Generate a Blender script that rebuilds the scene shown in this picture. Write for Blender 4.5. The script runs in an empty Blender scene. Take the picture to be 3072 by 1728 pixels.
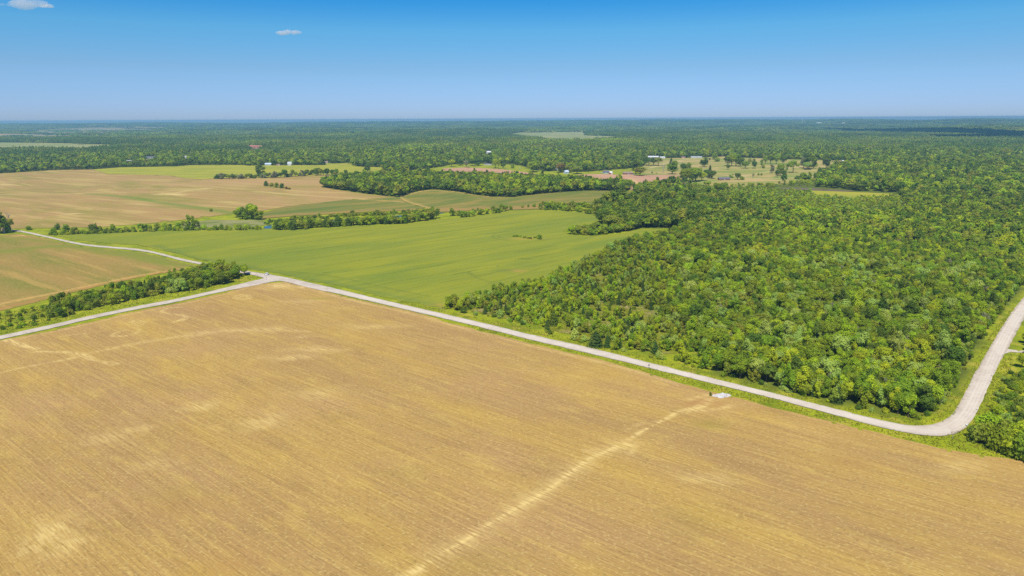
import bpy, bmesh, math, random
import numpy as np
from mathutils import Vector, Matrix, Euler

C = bpy.context.scene.collection
R = math.radians
# ------------------------------------------------------------------ camera
IW, IH, F = 3072.0, 1728.0, 2048.0          # photograph's frame and focal length in pixels
CAMZ = 120.0
PITCH = math.atan((864.0 - 356.0) / F)
ROLL = R(0.27)
_f = np.array([0, math.cos(PITCH), -math.sin(PITCH)])
_r0 = np.array([1.0, 0, 0]); _u0 = np.cross(_r0, _f)
_r = _r0 * math.cos(ROLL) - _u0 * math.sin(ROLL)
_u = _u0 * math.cos(ROLL) + _r0 * math.sin(ROLL)
cam_d = bpy.data.cameras.new('camera'); cam = bpy.data.objects.new('camera', cam_d); C.objects.link(cam)
cam_d.lens = 24.0; cam_d.sensor_width = 36.0; cam_d.clip_start = 1.0; cam_d.clip_end = 60000.0
cam.matrix_world = Matrix(((_r[0], _u[0], -_f[0], 0), (_r[1], _u[1], -_f[1], 0), (_r[2], _u[2], -_f[2], CAMZ), (0, 0, 0, 1)))
bpy.context.scene.camera = cam

# ------------------------------------------------------------------ sky, sun, exposure
SUN_EL, SUN_AZ = R(60), R(192)               # azimuth clockwise from +Y: the sun stands behind the camera
world = bpy.data.worlds.new('World'); bpy.context.scene.world = world; world.use_nodes = True
nt = world.node_tree; nt.nodes.clear()
sky = nt.nodes.new('ShaderNodeTexSky'); sky.sky_type = 'NISHITA'; sky.sun_disc = False
sky.sun_elevation = SUN_EL; sky.sun_rotation = SUN_AZ
sky.altitude = 0; sky.air_density = 1.0; sky.dust_density = 0.2; sky.ozone_density = 3.0
hsv = nt.nodes.new('ShaderNodeHueSaturation'); hsv.inputs['Saturation'].default_value = 1.25
bg = nt.nodes.new('ShaderNodeBackground'); bg.inputs['Strength'].default_value = 0.15
wo = nt.nodes.new('ShaderNodeOutputWorld')
tc = nt.nodes.new('ShaderNodeTexCoord'); sp = nt.nodes.new('ShaderNodeSeparateXYZ')
nt.links.new(tc.outputs['Generated'], sp.inputs[0])
rampw = nt.nodes.new('ShaderNodeValToRGB')   # clear late-spring sky: deep azure above, pale at the horizon
SKYR = [(0, (0.890, 1.314, 2.644)), (0.017, (0.890, 1.314, 2.644)), (0.068, (0.920, 1.314, 1.966)), (0.117, (0.773, 1.543, 2.020)), (0.164, (0.242, 1.334, 2.070)), (0.5, (0.577, 1.102, 1.700)), (1, (0.808, 1.102, 1.500))]
for i, (p, c) in enumerate(SKYR):
    e = rampw.color_ramp.elements[i] if i < 2 else rampw.color_ramp.elements.new(p)
    e.position = p; e.color = (c[0] / 3, c[1] / 3, c[2] / 3, 1)
mulw = nt.nodes.new('ShaderNodeMix'); mulw.data_type = 'RGBA'; mulw.blend_type = 'MULTIPLY'; mulw.inputs['Factor'].default_value = 1.0
nt.links.new(sp.outputs['Z'], rampw.inputs[0])
nt.links.new(sky.outputs[0], hsv.inputs['Color']); nt.links.new(hsv.outputs[0], mulw.inputs['A'])
nt.links.new(rampw.outputs[0], mulw.inputs['B']); nt.links.new(mulw.outputs['Result'], bg.inputs[0])
nt.links.new(bg.outputs[0], wo.inputs[0])
sl = bpy.data.lights.new('sun', 'SUN'); sl.energy = 5.0; sl.angle = R(0.5); sl.color = (1.0, 0.95, 0.87)
so = bpy.data.objects.new('sun', sl); C.objects.link(so)
SUND = Vector((math.sin(SUN_AZ) * math.cos(SUN_EL), math.cos(SUN_AZ) * math.cos(SUN_EL), math.sin(SUN_EL)))
so.rotation_euler = SUND.to_track_quat('Z', 'Y').to_euler(); so.location = (0, -200, 400)
vs = bpy.context.scene.view_settings
bpy.context.scene.display_settings.display_device = 'sRGB'
vs.view_transform = 'Standard'; vs.look = 'None'; vs.gamma = 1.0; vs.use_curve_mapping = False; vs.exposure = 0.15
cy = bpy.context.scene.cycles
cy.max_bounces = 5; cy.diffuse_bounces = 3; cy.glossy_bounces = 1; cy.transmission_bounces = 2; cy.transparent_max_bounces = 8; cy.volume_bounces = 1
cy.use_denoising = False

# ------------------------------------------------------------------ land form
def sm(a, b, x):
    t = np.clip((x - a) / (b - a), 0, 1); return t * t * (3 - 2 * t)
def H(x, y):
    x = np.asarray(x, float); y = np.asarray(y, float); d = np.hypot(x, y)
    s1 = np.sin(x / 131 + 1.3 + 0.6 * np.sin(y / 210)) * np.cos(y / 158 + .4) + 0.5 * np.sin(x / 83 + y / 97 + 2)
    s2 = np.sin(x / 700 + 2.1) * np.cos(y / 520 + 1.0) + 0.7 * np.sin(x / 390 - y / 610 + .6)
    s3 = np.sin(x / 2300 + .5) + 0.6 * np.sin(x / 900 + y / 1500)
    return (2.0 * sm(600, 1300, d) * s1 + 11 * sm(2600, 7000, d) * s2
            + sm(9000, 15000, d) * (46 + 7 * s3) + 10 * sm(1500, 7000, x) * sm(8000, 15000, d))
def proj(x, y, z=None):
    x = np.asarray(x, float); y = np.asarray(y, float)
    z = H(x, y) if z is None else z
    dx, dy, dz = x, y, z - CAMZ
    w = dx * _f[0] + dy * _f[1] + dz * _f[2]
    w = np.where(w < 1, 1, w)
    return (IW / 2 + F * (dx * _r[0] + dy * _r[1] + dz * _r[2]) / w, IH / 2 - F * (dx * _u[0] + dy * _u[1] + dz * _u[2]) / w)
def G(u, v):
    """where the ray through photograph pixel (u, v) meets the land"""
    d = _f + _r * ((u - IW / 2) / F) - _u * ((v - IH / 2) / F)
    if d[2] > -0.004: d = d * 1.0; d[2] = -0.004
    z = 0.0
    for k in range(14):
        t = (CAMZ - z) / -d[2]; x, y = d[0] * t, d[1] * t
        z = 0.5 * z + 0.5 * float(H(x, y))
    t = (CAMZ - z) / -d[2]
    return d[0] * t, d[1] * t
def GP(pts): return [G(*p) for p in pts]
def inpoly(px, py, poly):
    px = np.asarray(px, float); py = np.asarray(py, float); ins = np.zeros(px.shape, bool); n = len(poly)
    for i in range(n):
        x1, y1 = poly[i]; x2, y2 = poly[(i + 1) % n]
        if y1 == y2: continue
        c = ((y1 > py) != (y2 > py)) & (px < (x2 - x1) * (py - y1) / (y2 - y1) + x1)
        ins ^= c
    return ins
def pdist(px, py, line):
    best = np.full(np.shape(px), 1e9)
    for (x1, y1), (x2, y2) in zip(line[:-1], line[1:]):
        dx, dy = x2 - x1, y2 - y1; L = dx * dx + dy * dy + 1e-9
        t = np.clip(((px - x1) * dx + (py - y1) * dy) / L, 0, 1)
        best = np.minimum(best, np.hypot(px - x1 - t * dx, py - y1 - t * dy))
    return best

# ------------------------------------------------------------------ tagging
def tag(o, label=None, cat=None, group=None, kind=None):
    if label: o['label'] = label
    if cat: o['category'] = cat
    if group: o['group'] = group
    if kind: o['kind'] = kind
    return o
def mesh_obj(name, verts, faces, mats, parent=None, loc=None, smooth=False, link=True):
    me = bpy.data.meshes.new(name); me.from_pydata([tuple(v) for v in verts], [], [tuple(f) for f in faces]); me.update()
    for m in (mats if isinstance(mats, (list, tuple)) else [mats]): me.materials.append(m)
    if smooth: me.polygons.foreach_set('use_smooth', [True] * len(me.polygons))
    o = bpy.data.objects.new(name, me)
    if link: C.objects.link(o)
    if parent: o.parent = parent
    if loc is not None: o.location = loc
    return o
def empty(name, loc, rz=0.0, scale=None):
    o = bpy.data.objects.new(name, None); C.objects.link(o); o.location = loc; o.rotation_euler = (0, 0, rz)
    o.empty_display_size = 1
    if scale: o.scale = scale
    return o

# ------------------------------------------------------------------ materials
def new_mat(name):
    m = bpy.data.materials.new(name); m.use_nodes = True; t = m.node_tree; t.nodes.clear()
    out = t.nodes.new('ShaderNodeOutputMaterial'); b = t.nodes.new('ShaderNodeBsdfPrincipled')
    b.inputs['Roughness'].default_value = 0.9; b.inputs['Specular IOR Level'].default_value = 0.15
    t.links.new(b.outputs[0], out.inputs['Surface'])
    return m, t, b
def N(t, typ, **kw):
    n = t.nodes.new(typ)
    for k, v in kw.items():
        if k.startswith('i_'): n.inputs[k[2:].replace('_', ' ')].default_value = v
        else: setattr(n, k, v)
    return n
def plain(name, col, rough=0.8, metal=0.0, var=0.12, scale=2.0, spec=0.3):
    m, t, b = new_mat(name)
    tcn = N(t, 'ShaderNodeTexCoord'); no = N(t, 'ShaderNodeTexNoise', i_Scale=scale, i_Detail=4.0)
    t.links.new(tcn.outputs['Object'], no.inputs['Vector'])
    mx = N(t, 'ShaderNodeMix', data_type='RGBA')
    mx.inputs['A'].default_value = (*[c * (1 - var) for c in col], 1); mx.inputs['B'].default_value = (*[min(1, c * (1 + var)) for c in col], 1)
    t.links.new(no.outputs[0], mx.inputs['Factor']); t.links.new(mx.outputs['Result'], b.inputs['Base Color'])
    b.inputs['Roughness'].default_value = rough; b.inputs['Metallic'].default_value = metal; b.inputs['Specular IOR Level'].default_value = spec
    return m
class Land:
    """node helper for ground sheets: colours layered by noise in world metres and by painted growth attributes"""
    def __init__(s, name, base):
        s.m, s.t, s.b = new_mat(name); s.b.inputs['Specular IOR Level'].default_value = 0.05
        geo = N(s.t, 'ShaderNodeNewGeometry'); s.pos = geo.outputs['Position']; s.cur = None; s.base = base
    def vec(s, ang=0.0, sc=(1, 1, 1)):
        rot = N(s.t, 'ShaderNodeVectorRotate', rotation_type='Z_AXIS'); rot.inputs['Angle'].default_value = -ang
        s.t.links.new(s.pos, rot.inputs['Vector'])
        mp = N(s.t, 'ShaderNodeVectorMath', operation='MULTIPLY'); mp.inputs[1].default_value = sc
        s.t.links.new(rot.outputs[0], mp.inputs[0]); return mp.outputs[0]
    def noise(s, ang=0.0, sc=(1, 1, 1), lo=0.4, hi=0.6, detail=3.0, rough=0.5, dist=0.0):
        no = N(s.t, 'ShaderNodeTexNoise', i_Scale=1.0, i_Detail=detail, i_Roughness=rough, i_Distortion=dist)
        s.t.links.new(s.vec(ang, sc), no.inputs['Vector'])
        mr = N(s.t, 'ShaderNodeMapRange'); mr.inputs[1].default_value = lo; mr.inputs[2].default_value = hi
        s.t.links.new(no.outputs[0], mr.inputs[0]); return mr.outputs[0]
    def attr(s, name):
        a = N(s.t, 'ShaderNodeAttribute', attribute_name=name); return a.outputs['Fac']
    def mul(s, a, b):
        m = N(s.t, 'ShaderNodeMath', operation='MULTIPLY')
        for i, x in enumerate((a, b)):
            if isinstance(x, (int, float)): m.inputs[i].default_value = x
            else: s.t.links.new(x, m.inputs[i])
        m.use_clamp = True; return m.outputs[0]
    def add(s, a, b):
        m = N(s.t, 'ShaderNodeMath', operation='ADD', use_clamp=True)
        for i, x in enumerate((a, b)):
            if isinstance(x, (int, float)): m.inputs[i].default_value = x
            else: s.t.links.new(x, m.inputs[i])
        return m.outputs[0]
    def lay(s, col, fac):
        mx = N(s.t, 'ShaderNodeMix', data_type='RGBA')
        if s.cur is None: mx.inputs['A'].default_value = (*s.base, 1)
        else: s.t.links.new(s.cur, mx.inputs['A'])
        mx.inputs['B'].default_value = (*col, 1)
        if isinstance(fac, (int, float)): mx.inputs['Factor'].default_value = fac
        else: s.t.links.new(fac, mx.inputs['Factor'])
        s.cur = mx.outputs['Result']; return s
    def bump(s, h, strength=0.5, dist=0.1):
        bu = N(s.t, 'ShaderNodeBump'); bu.inputs['Strength'].default_value = strength; bu.inputs['Distance'].default_value = dist
        s.t.links.new(h, bu.inputs['Height']); s.t.links.new(bu.outputs[0], s.b.inputs['Normal']); return s
    def done(s):
        s.t.links.new(s.cur, s.b.inputs['Base Color']); return s.m

def dirang(a, b):
    (x1, y1), (x2, y2) = G(*a), G(*b); return math.atan2(y2 - y1, x2 - x1)
A_ROAD = dirang((1202, 915), (2385, 1193))           # rows of the big stubble field run along the gravel road
A_WHEAT = dirang((1190, 874.5), (1714.6, 773.6))
A_LEFT = dirang((50, 800), (300, 890))
A_BROWN = dirang((60, 600), (450, 640))

# big stubble field in front
L = Land('stubble', (0.399, 0.253, 0.076))
L.lay((0.343, 0.209, 0.080), L.mul(L.noise(A_ROAD, (.005, .03, 1), .42, .62, 4, .55), .8))
L.lay((0.464, 0.307, 0.062), L.mul(L.noise(A_ROAD, (.010, .05, 1), .48, .68, 4, .55), .6))
L.lay((0.408, 0.245, 0.113), L.mul(L.noise(0.5, (.016, .02, 1), .5, .7, 4), .5))
L.lay((0.250, 0.149, 0.049), L.mul(L.noise(A_ROAD, (.02, 1.15, 1), .47, .65, 3, .5), .36))
L.lay((0.557, 0.399, 0.113), L.mul(L.noise(A_ROAD, (.025, 1.25, 1), .50, .68, 3, .5), .36))
L.lay((0.557, 0.399, 0.091), L.mul(L.noise(A_ROAD, (.05, .16, 1), .54, .68, 4, .6), .30))
L.lay((0.280, 0.167, 0.059), L.mul(L.noise(A_ROAD, (.03, .11, 1), .56, .70, 4, .6), .40))
L.lay((0.222, 0.129, 0.049), L.mul(L.noise(A_ROAD, (.35, 1.6, 1), .56, .68, 3), .45))
L.lay((0.631, 0.500, 0.184), L.mul(L.noise(0, (.9, 1.0, 1), .55, .68, 3), .34))
L.lay((0.168, 0.111, 0.033), L.mul(L.noise(0, (.75, .8, 1), .60, .70, 4), .4))
L.lay((0.241, 0.213, 0.033), L.mul(L.attr('green'), .6))
L.lay((0.667, 0.500, 0.184), L.mul(L.mul(L.attr('pale'), L.noise(A_ROAD, (.12, 1.1, 1), .36, .56, 4)), L.noise(0, (.28, .28, 1), .22, .44, 4)))
L.lay((0.353, 0.185, 0.067), L.mul(L.attr('dark'), .7))
L.bump(L.noise(A_ROAD, (.2, 2.0, 1), 0.3, .7, 3), .6, .15)
M_STUB = L.done()
# left field below the road: stubble greening over
L = Land('stubble_greening', (0.308, 0.203, 0.057))
L.lay((0.203, 0.186, 0.036), L.noise(A_LEFT, (.006, .03, 1), .44, .62, 4))
L.lay((0.405, 0.267, 0.072), L.mul(L.noise(A_LEFT, (.008, .09, 1), .54, .66, 3), .7))
L.lay((0.405, 0.292, 0.084), L.mul(L.noise(A_LEFT, (.15, 1.3, 1), .52, .64, 3), .4))
L.lay((0.178, 0.162, 0.030), L.mul(L.noise(A_LEFT, (.2, 1.6, 1), .56, .68, 3), .5))
L.lay((0.186, 0.211, 0.027), L.mul(L.attr('green'), L.noise(A_LEFT, (.02, .08, 1), .25, .5, 3)))
L.lay((0.486, 0.308, 0.090), L.mul(L.attr('pale'), L.noise(A_LEFT, (.1, .5, 1), .28, .5, 3)))
L.lay((0.365, 0.194, 0.060), L.mul(L.attr('dark'), .85))
M_LEFT = L.done()
# green cereal field
L = Land('young_cereal', (0.225, 0.243, 0.021))
L.lay((0.159, 0.207, 0.023), L.noise(A_WHEAT, (.004, .012, 1), .42, .62, 3))
L.lay((0.273, 0.274, 0.020), L.mul(L.noise(A_WHEAT, (.01, .04, 1), .5, .64, 4), .7))
L.lay((0.146, 0.189, 0.026), L.mul(L.noise(A_WHEAT, (.02, .30, 1), .55, .66, 3), .45))
L.lay((0.302, 0.297, 0.030), L.mul(L.noise(0, (.5, .7, 1), .55, .7, 3), .35))
L.lay((0.078, 0.116, 0.023), L.mul(L.attr('dark'), .75))
L.lay((0.384, 0.231, 0.059), L.mul(L.attr('pale'), .9))
L.lay((0.120, 0.173, 0.034), L.mul(L.attr('green'), .6))
L.lay((0.100, 0.166, 0.026), L.mul(L.noise(A_WHEAT, (.004, .30, 1), .54, .64, 2), .22))
L.lay((0.301, 0.320, 0.039), L.mul(L.noise(A_WHEAT, (.01, .6, 1), .52, .64, 3), .28))
M_WHEAT = L.done()
# far brown field
L = Land('brown_field', (0.367, 0.239, 0.083))
L.lay((0.262, 0.219, 0.050), L.noise(A_BROWN, (.003, .014, 1), .44, .62, 4))
L.lay((0.471, 0.337, 0.113), L.mul(L.noise(A_BROWN, (.004, .04, 1), .5, .62, 4), .7))
L.lay((0.314, 0.187, 0.076), L.mul(L.noise(A_BROWN, (.012, .12, 1), .5, .62, 3), .5))
L.lay((0.367, 0.309, 0.066), L.mul(L.noise(A_BROWN, (.02, .2, 1), .55, .66, 3), .5))
L.lay((0.140, 0.215, 0.027), L.mul(L.attr('green'), .9))
L.lay((0.655, 0.515, 0.186), L.attr('pale'))
L.lay((0.410, 0.258, 0.103), L.mul(L.attr('dark'), .8))
M_BROWN = L.done()
L = Land('green_brown_crop', (0.182, 0.183, 0.035))
L.lay((0.129, 0.162, 0.029), L.noise(A_WHEAT, (.005, .03, 1), .40, .62, 4))
L.lay((0.287, 0.212, 0.048), L.mul(L.noise(A_WHEAT, (.004, .04, 1), .48, .62, 4), .7))
L.lay((0.364, 0.212, 0.069), L.mul(L.attr('dark'), .8))
L.lay((0.632, 0.383, 0.116), L.attr('pale'))
M_CROP = L.done()
L = Land('ripe_green', (0.33, 0.32, 0.028))
L.lay((0.25, 0.27, 0.03), L.noise(0.0, (.004, .02, 1), .42, .62, 4))
L.lay((0.40, 0.35, 0.045), L.mul(L.noise(0.0, (.003, .05, 1), .52, .64, 4), .6))
L.lay((0.15, 0.19, 0.03), L.mul(L.attr('dark'), .7))
M_RIPE = L.done()
L = Land('pasture', (0.31, 0.27, 0.075))
L.lay((0.20, 0.25, 0.045), L.noise(0.1, (.006, .02, 1), .46, .58, 3))
L.lay((0.46, 0.33, 0.13), L.mul(L.noise(0.1, (.005, .016, 1), .5, .62, 3), .8))
L.lay((0.55, 0.42, 0.2), L.mul(L.attr('pale'), .9))
M_PAST = L.done()
L = Land('far_meadow', (0.24, 0.27, 0.085))
L.lay((0.33, 0.30, 0.11), L.noise(0.0, (.003, .006, 1), .45, .6, 3))
L.lay((0.16, 0.22, 0.06), L.mul(L.noise(0.0, (.006, .01, 1), .55, .62, 3), .7))
M_MEAD = L.done()
L = Land('marsh', (0.32, 0.25, 0.12))
L.lay((0.13, 0.17, 0.07), L.noise(0.0, (.006, .004, 1), .46, .56, 4))
L.lay((0.45, 0.32, 0.16), L.mul(L.noise(0.0, (.002, .005, 1), .52, .6, 3), .9))
M_MARSH = L.done()
L = Land('reeds', (0.257, 0.246, 0.096))
L.lay((0.162, 0.187, 0.040), L.noise(0.0, (.03, .05, 1), .42, .6, 4))
M_REED = L.done()
L = Land('plough', (0.46, 0.27, 0.155))
L.lay((0.40, 0.23, 0.14), L.noise(0.0, (.006, .04, 1), .42, .62, 4))
L.lay((0.58, 0.38, 0.17), L.mul(L.attr('pale'), .9))
M_PLOUGH = L.done()
# grass everywhere, with leaf litter under the woods
L = Land('meadow_grass', (0.281, 0.320, 0.012))
L.lay((0.174, 0.220, 0.012), L.noise(0.3, (.05, .05, 1), .42, .60, 4))
L.lay((0.365, 0.369, 0.022), L.mul(L.noise(0.3, (.13, .13, 1), .5, .62, 4), .7))
L.lay((0.129, 0.178, 0.012), L.mul(L.noise(0.3, (.8, .8, 1), .52, .64, 4), .6))
L.lay((0.409, 0.342, 0.050), L.mul(L.noise(0.9, (.09, .09, 1), .56, .66, 4), .6))
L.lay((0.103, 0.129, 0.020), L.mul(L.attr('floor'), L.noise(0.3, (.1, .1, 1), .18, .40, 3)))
L.bump(L.noise(0.3, (1.1, 1.1, 1), 0.3, .7, 4), .8, .35)
M_GRASS = L.done()
L = Land('scrub_grass', (0.22, 0.235, 0.02))
L.lay((0.33, 0.27, 0.105), L.noise(0.3, (.045, .045, 1), .50, .62, 5))
L.lay((0.125, 0.165, 0.015), L.mul(L.noise(0.3, (.25, .25, 1), .5, .6, 4), .7))
L.lay((0.33, 0.32, 0.04), L.mul(L.noise(0.3, (.3, .3, 1), .56, .66, 4), .6))
L.bump(L.noise(0.3, (1.3, 1.3, 1), 0.3, .7, 4), .9, .5)
M_SCRUB = L.done()
# gravel
L = Land('gravel', (0.522, 0.455, 0.367))
L.lay((0.435, 0.367, 0.292), L.noise(0, (.12, .12, 1), .42, .62, 5, .65))
L.lay((0.574, 0.517, 0.433), L.mul(L.noise(0, (.35, .35, 1), .5, .64, 5, .6), .6))
L.lay((0.330, 0.275, 0.212), L.mul(L.noise(0, (1.6, 1.6, 1), .55, .75, 4), .4))
L.lay((0.347, 0.283, 0.205), L.mul(L.attr('dark'), L.noise(0, (.25, .25, 1), .3, .55, 4)))
L.lay((0.643, 0.575, 0.477), L.mul(L.attr('pale'), .75))
L.bump(L.noise(0, (3, 3, 1), 0.3, .7, 3), .4, .06)
M_GRAVEL = L.done()

# ------------------------------------------------------------------ land sheets
def clip_half(poly, ax, val, keep_less):
    out = []; n = len(poly)
    for i in range(n):
        a, b = poly[i], poly[(i + 1) % n]
        ia = (a[ax] <= val) if keep_less else (a[ax] >= val); ib = (b[ax] <= val) if keep_less else (b[ax] >= val)
        if ia: out.append(a)
        if ia != ib:
            t = (val - a[ax]) / (b[ax] - a[ax]); out.append((a[0] + t * (b[0] - a[0]), a[1] + t * (b[1] - a[1])))
    return out
def soften(poly, step, amp, seed):
    """densify an outline and let it wander a little, as field edges do"""
    rng = np.random.RandomState(seed); out = []
    for i in range(len(poly)):
        a, b = np.array(poly[i]), np.array(poly[(i + 1) % len(poly)]); L_ = np.hypot(*(b - a)); n = max(1, int(L_ / step)) if L_ < 3000 else 1
        nrm = np.array([-(b - a)[1], (b - a)[0]]) / (L_ + 1e-9)
        for k in range(n):
            j = rng.randn() * amp * (0.4 if k == 0 else 1)
            out.append(tuple(a + (b - a) * k / n + nrm * j))
    return out
def smooth_poly(poly, it=1, closed=True):
    for _ in range(it):
        o = []; n = len(poly)
        rng = range(n) if closed else range(n - 1)
        if not closed: o.append(poly[0])
        for i in rng:
            a, b = poly[i], poly[(i + 1) % n]
            o.append((a[0] * .75 + b[0] * .25, a[1] * .75 + b[1] * .25)); o.append((a[0] * .25 + b[0] * .75, a[1] * .25 + b[1] * .75))
        if not closed: o.append(poly[-1])
        poly = o
    return poly
def sheet(name, poly, mat, res, level, paint=None, label=None, kind='structure', extra=0.0):
    P = np.array(poly); x0, y0 = P.min(0); x1, y1 = P.max(0)
    gx = np.arange(math.floor(x0 / res), math.ceil(x1 / res) + 1) * res; gy = np.arange(math.floor(y0 / res), math.ceil(y1 / res) + 1) * res
    nx, ny = len(gx), len(gy)
    XX, YY = np.meshgrid(gx, gy, indexing='ij'); ins = inpoly(XX.ravel(), YY.ravel(), poly).reshape(nx, ny)
    bound = np.zeros((nx - 1, ny - 1), bool)
    for i in range(len(poly)):
        a, b = P[i], P[(i + 1) % len(poly)]; n = int(np.hypot(*(b - a)) / (res * .2)) + 2
        t = np.linspace(0, 1, n)[:, None]; q = a + (b - a) * t
        ci = np.clip(((q[:, 0] - gx[0]) / res).astype(int), 0, nx - 2); cj = np.clip(((q[:, 1] - gy[0]) / res).astype(int), 0, ny - 2)
        bound[ci, cj] = True
    full = ins[:-1, :-1] & ins[1:, :-1] & ins[:-1, 1:] & ins[1:, 1:] & ~bound
    idx = -np.ones((nx, ny), int); use = np.zeros((nx, ny), bool)
    use[:-1, :-1] |= full; use[1:, :-1] |= full; use[:-1, 1:] |= full; use[1:, 1:] |= full
    idx[use] = np.arange(use.sum()); vx = list(XX[use]); vy = list(YY[use])
    fi, fj = np.nonzero(full)
    faces = np.stack([idx[fi, fj], idx[fi + 1, fj], idx[fi + 1, fj + 1], idx[fi, fj + 1]], 1).tolist()
    bi, bj = np.nonzero(bound)
    col = {}
    for i, j in zip(bi, bj): col.setdefault(i, []).append(j)
    pl = [tuple(p) for p in poly]
    for i, js in col.items():
        strip = clip_half(clip_half(pl, 0, gx[i], False), 0, gx[i + 1], True)
        if len(strip) < 3: continue
        for j in js:
            c = clip_half(clip_half(strip, 1, gy[j], False), 1, gy[j + 1], True)
            cc = []
            for p in c:
                if not cc or abs(p[0] - cc[-1][0]) + abs(p[1] - cc[-1][1]) > 1e-6: cc.append(p)
            while len(cc) > 2 and abs(cc[0][0] - cc[-1][0]) + abs(cc[0][1] - cc[-1][1]) < 1e-6: cc.pop()
            if len(cc) < 3: continue
            ar = sum(cc[k][0] * cc[(k + 1) % len(cc)][1] - cc[(k + 1) % len(cc)][0] * cc[k][1] for k in range(len(cc)))
            if abs(ar) < 1e-4: continue
            if ar < 0: cc = cc[::-1]
            b0 = len(vx)
            for p in cc: vx.append(p[0]); vy.append(p[1])
            faces.append(list(range(b0, b0 + len(cc))))
    vx = np.array(vx); vy = np.array(vy); d = np.hypot(vx, vy)
    z = H(vx, vy) + level * (0.06 + 0.00022 * d) + extra
    o = mesh_obj(name, np.stack([vx, vy, z], 1).tolist(), faces, mat)
    if paint:
        for an, fn in paint.items():
            a = o.data.attributes.new(an, 'FLOAT', 'POINT'); a.data.foreach_set('value', np.clip(fn(vx, vy), 0, 1).astype(np.float32))
    tag(o, label, None, None, kind)
    return o
def wob(x, y, s=9.0): return np.sin(x / s + 1.7 * np.sin(y / (s * 1.3))) * np.cos(y / (s * .8) + np.sin(x / (s * 1.9)))
def lines_paint(specs):
    """specs: (image polyline, half width m, strength) -> painter"""
    prep = [(smooth_poly(GP(pl), 2, False), w, s) for pl, w, s in specs]
    def fn(x, y):
        out = np.zeros(len(x))
        for ln, w, s in prep:
            L_ = np.array(ln); m = (x > L_[:, 0].min() - 4 * w) & (x < L_[:, 0].max() + 4 * w) & (y > L_[:, 1].min() - 4 * w) & (y < L_[:, 1].max() + 4 * w)
            if not m.any(): continue
            dd = pdist(x[m], y[m], ln); ww = w * (1 + .45 * wob(x[m], y[m]) + .3 * wob(x[m], y[m], 3.1))
            out[m] = np.maximum(out[m], s * np.exp(-(dd / ww) ** 2))
        return out
    return fn
def blobs_paint(specs):
    """specs: (u, v, radius across m, radius in depth m, strength)"""
    prep = [(*G(u, v), a, b, s) for u, v, a, b, s in specs]
    def fn(x, y):
        out = np.zeros(len(x))
        for cx, cy_, a, b, s in prep:
            r = np.hypot((x - cx) / a, (y - cy_) / b) * (1 + .35 * wob(x, y, max(a, b) * .35))
            out = np.maximum(out, s * np.exp(-r ** 2 * 1.3))
        return out
    return fn
def both(*fs): return lambda x, y: np.maximum.reduce([f(x, y) for f in fs])
def ring(u, v, ru, rv, a0=0, a1=360, n=16): return [(u + ru * math.cos(R(a0 + (a1 - a0) * k / n)), v + rv * math.sin(R(a0 + (a1 - a0) * k / n))) for k in range(n + 1)]

# --- woodland outlines as they stand on the land (image coordinates of their feet)
F1 = [(1325, 924), (1480, 892), (1620, 852), (1720, 812), (1800, 768), (1900, 727), (2035, 702), (3600, 702), (3600, 760), (3150, 800), (3072, 856), (3041, 896), (2997, 945), (2969, 985), (2933, 1025), (2913, 1061), (2893, 1121), (2884, 1161), (2858, 1187), (2828, 1217), (2795, 1248), (2745, 1257), (2647, 1239), (2517, 1214), (2408, 1188), (2322, 1162), (2170, 1127), (2040, 1086), (1969, 1073), (1888, 1060), (1767, 1032), (1666, 1000), (1606, 984), (1505, 955), (1404, 940)]
F2 = [(3052, 1040), (3044, 1070), (3036, 1105), (3015, 1140), (2990, 1190), (2975, 1225), (2958, 1270), (2935, 1318), (2965, 1345), (3010, 1360), (3072, 1378), (3350, 1440), (3350, 1010), (3080, 1012)]
F3 = [(2045, 702), (2033, 684), (1914, 686), (1890, 692), (1839, 700), (1800, 668), (1797, 653), (1785, 640), (1795, 622), (1860, 608), (1950, 600), (1985, 594), (1970, 582), (1925, 580), (1893, 570), (1935, 562), (2060, 555), (2200, 562), (2345, 554), (2450, 542), (2505, 504), (2575, 494), (2570, 483), (3600, 483), (3600, 702)]
F4 = [(967, 563), (1129, 586), (1200, 592), (1218, 584), (1257, 574), (1296, 569), (1368, 575), (1428, 586), (1473, 591), (1540, 592), (1600, 585), (1690, 577), (1749, 573), (1880, 574), (1890, 566), (1850, 556), (1803, 566), (1749, 552), (1650, 545), (1540, 542), (1400, 535), (1200, 532), (1040, 541), (973, 553)]
F5 = [(-900, 590), (0, 521), (150, 511), (278, 509), (360, 503), (527, 500), (570, 496), (716, 495), (748, 498), (973, 496), (979, 491), (1054, 490), (1060, 499), (1153, 503), (1140, 512), (1190, 514), (1220, 512), (1330, 500), (1350, 494), (1480, 490), (1560, 496), (1600, 512), (1735, 517), (1805, 512), (1930, 502), (1945, 477), (2175, 470), (2240, 474), (2366, 478), (2575, 483), (3700, 483), (3700, 300), (-900, 300)]
SCRUB = [(1318, 925), (1480, 888), (1620, 850), (1720, 812), (1800, 768), (1960, 760), (2040, 820), (2010, 920), (2060, 1000), (2150, 1127), (1969, 1080), (1605, 990), (1404, 945)]
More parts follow.
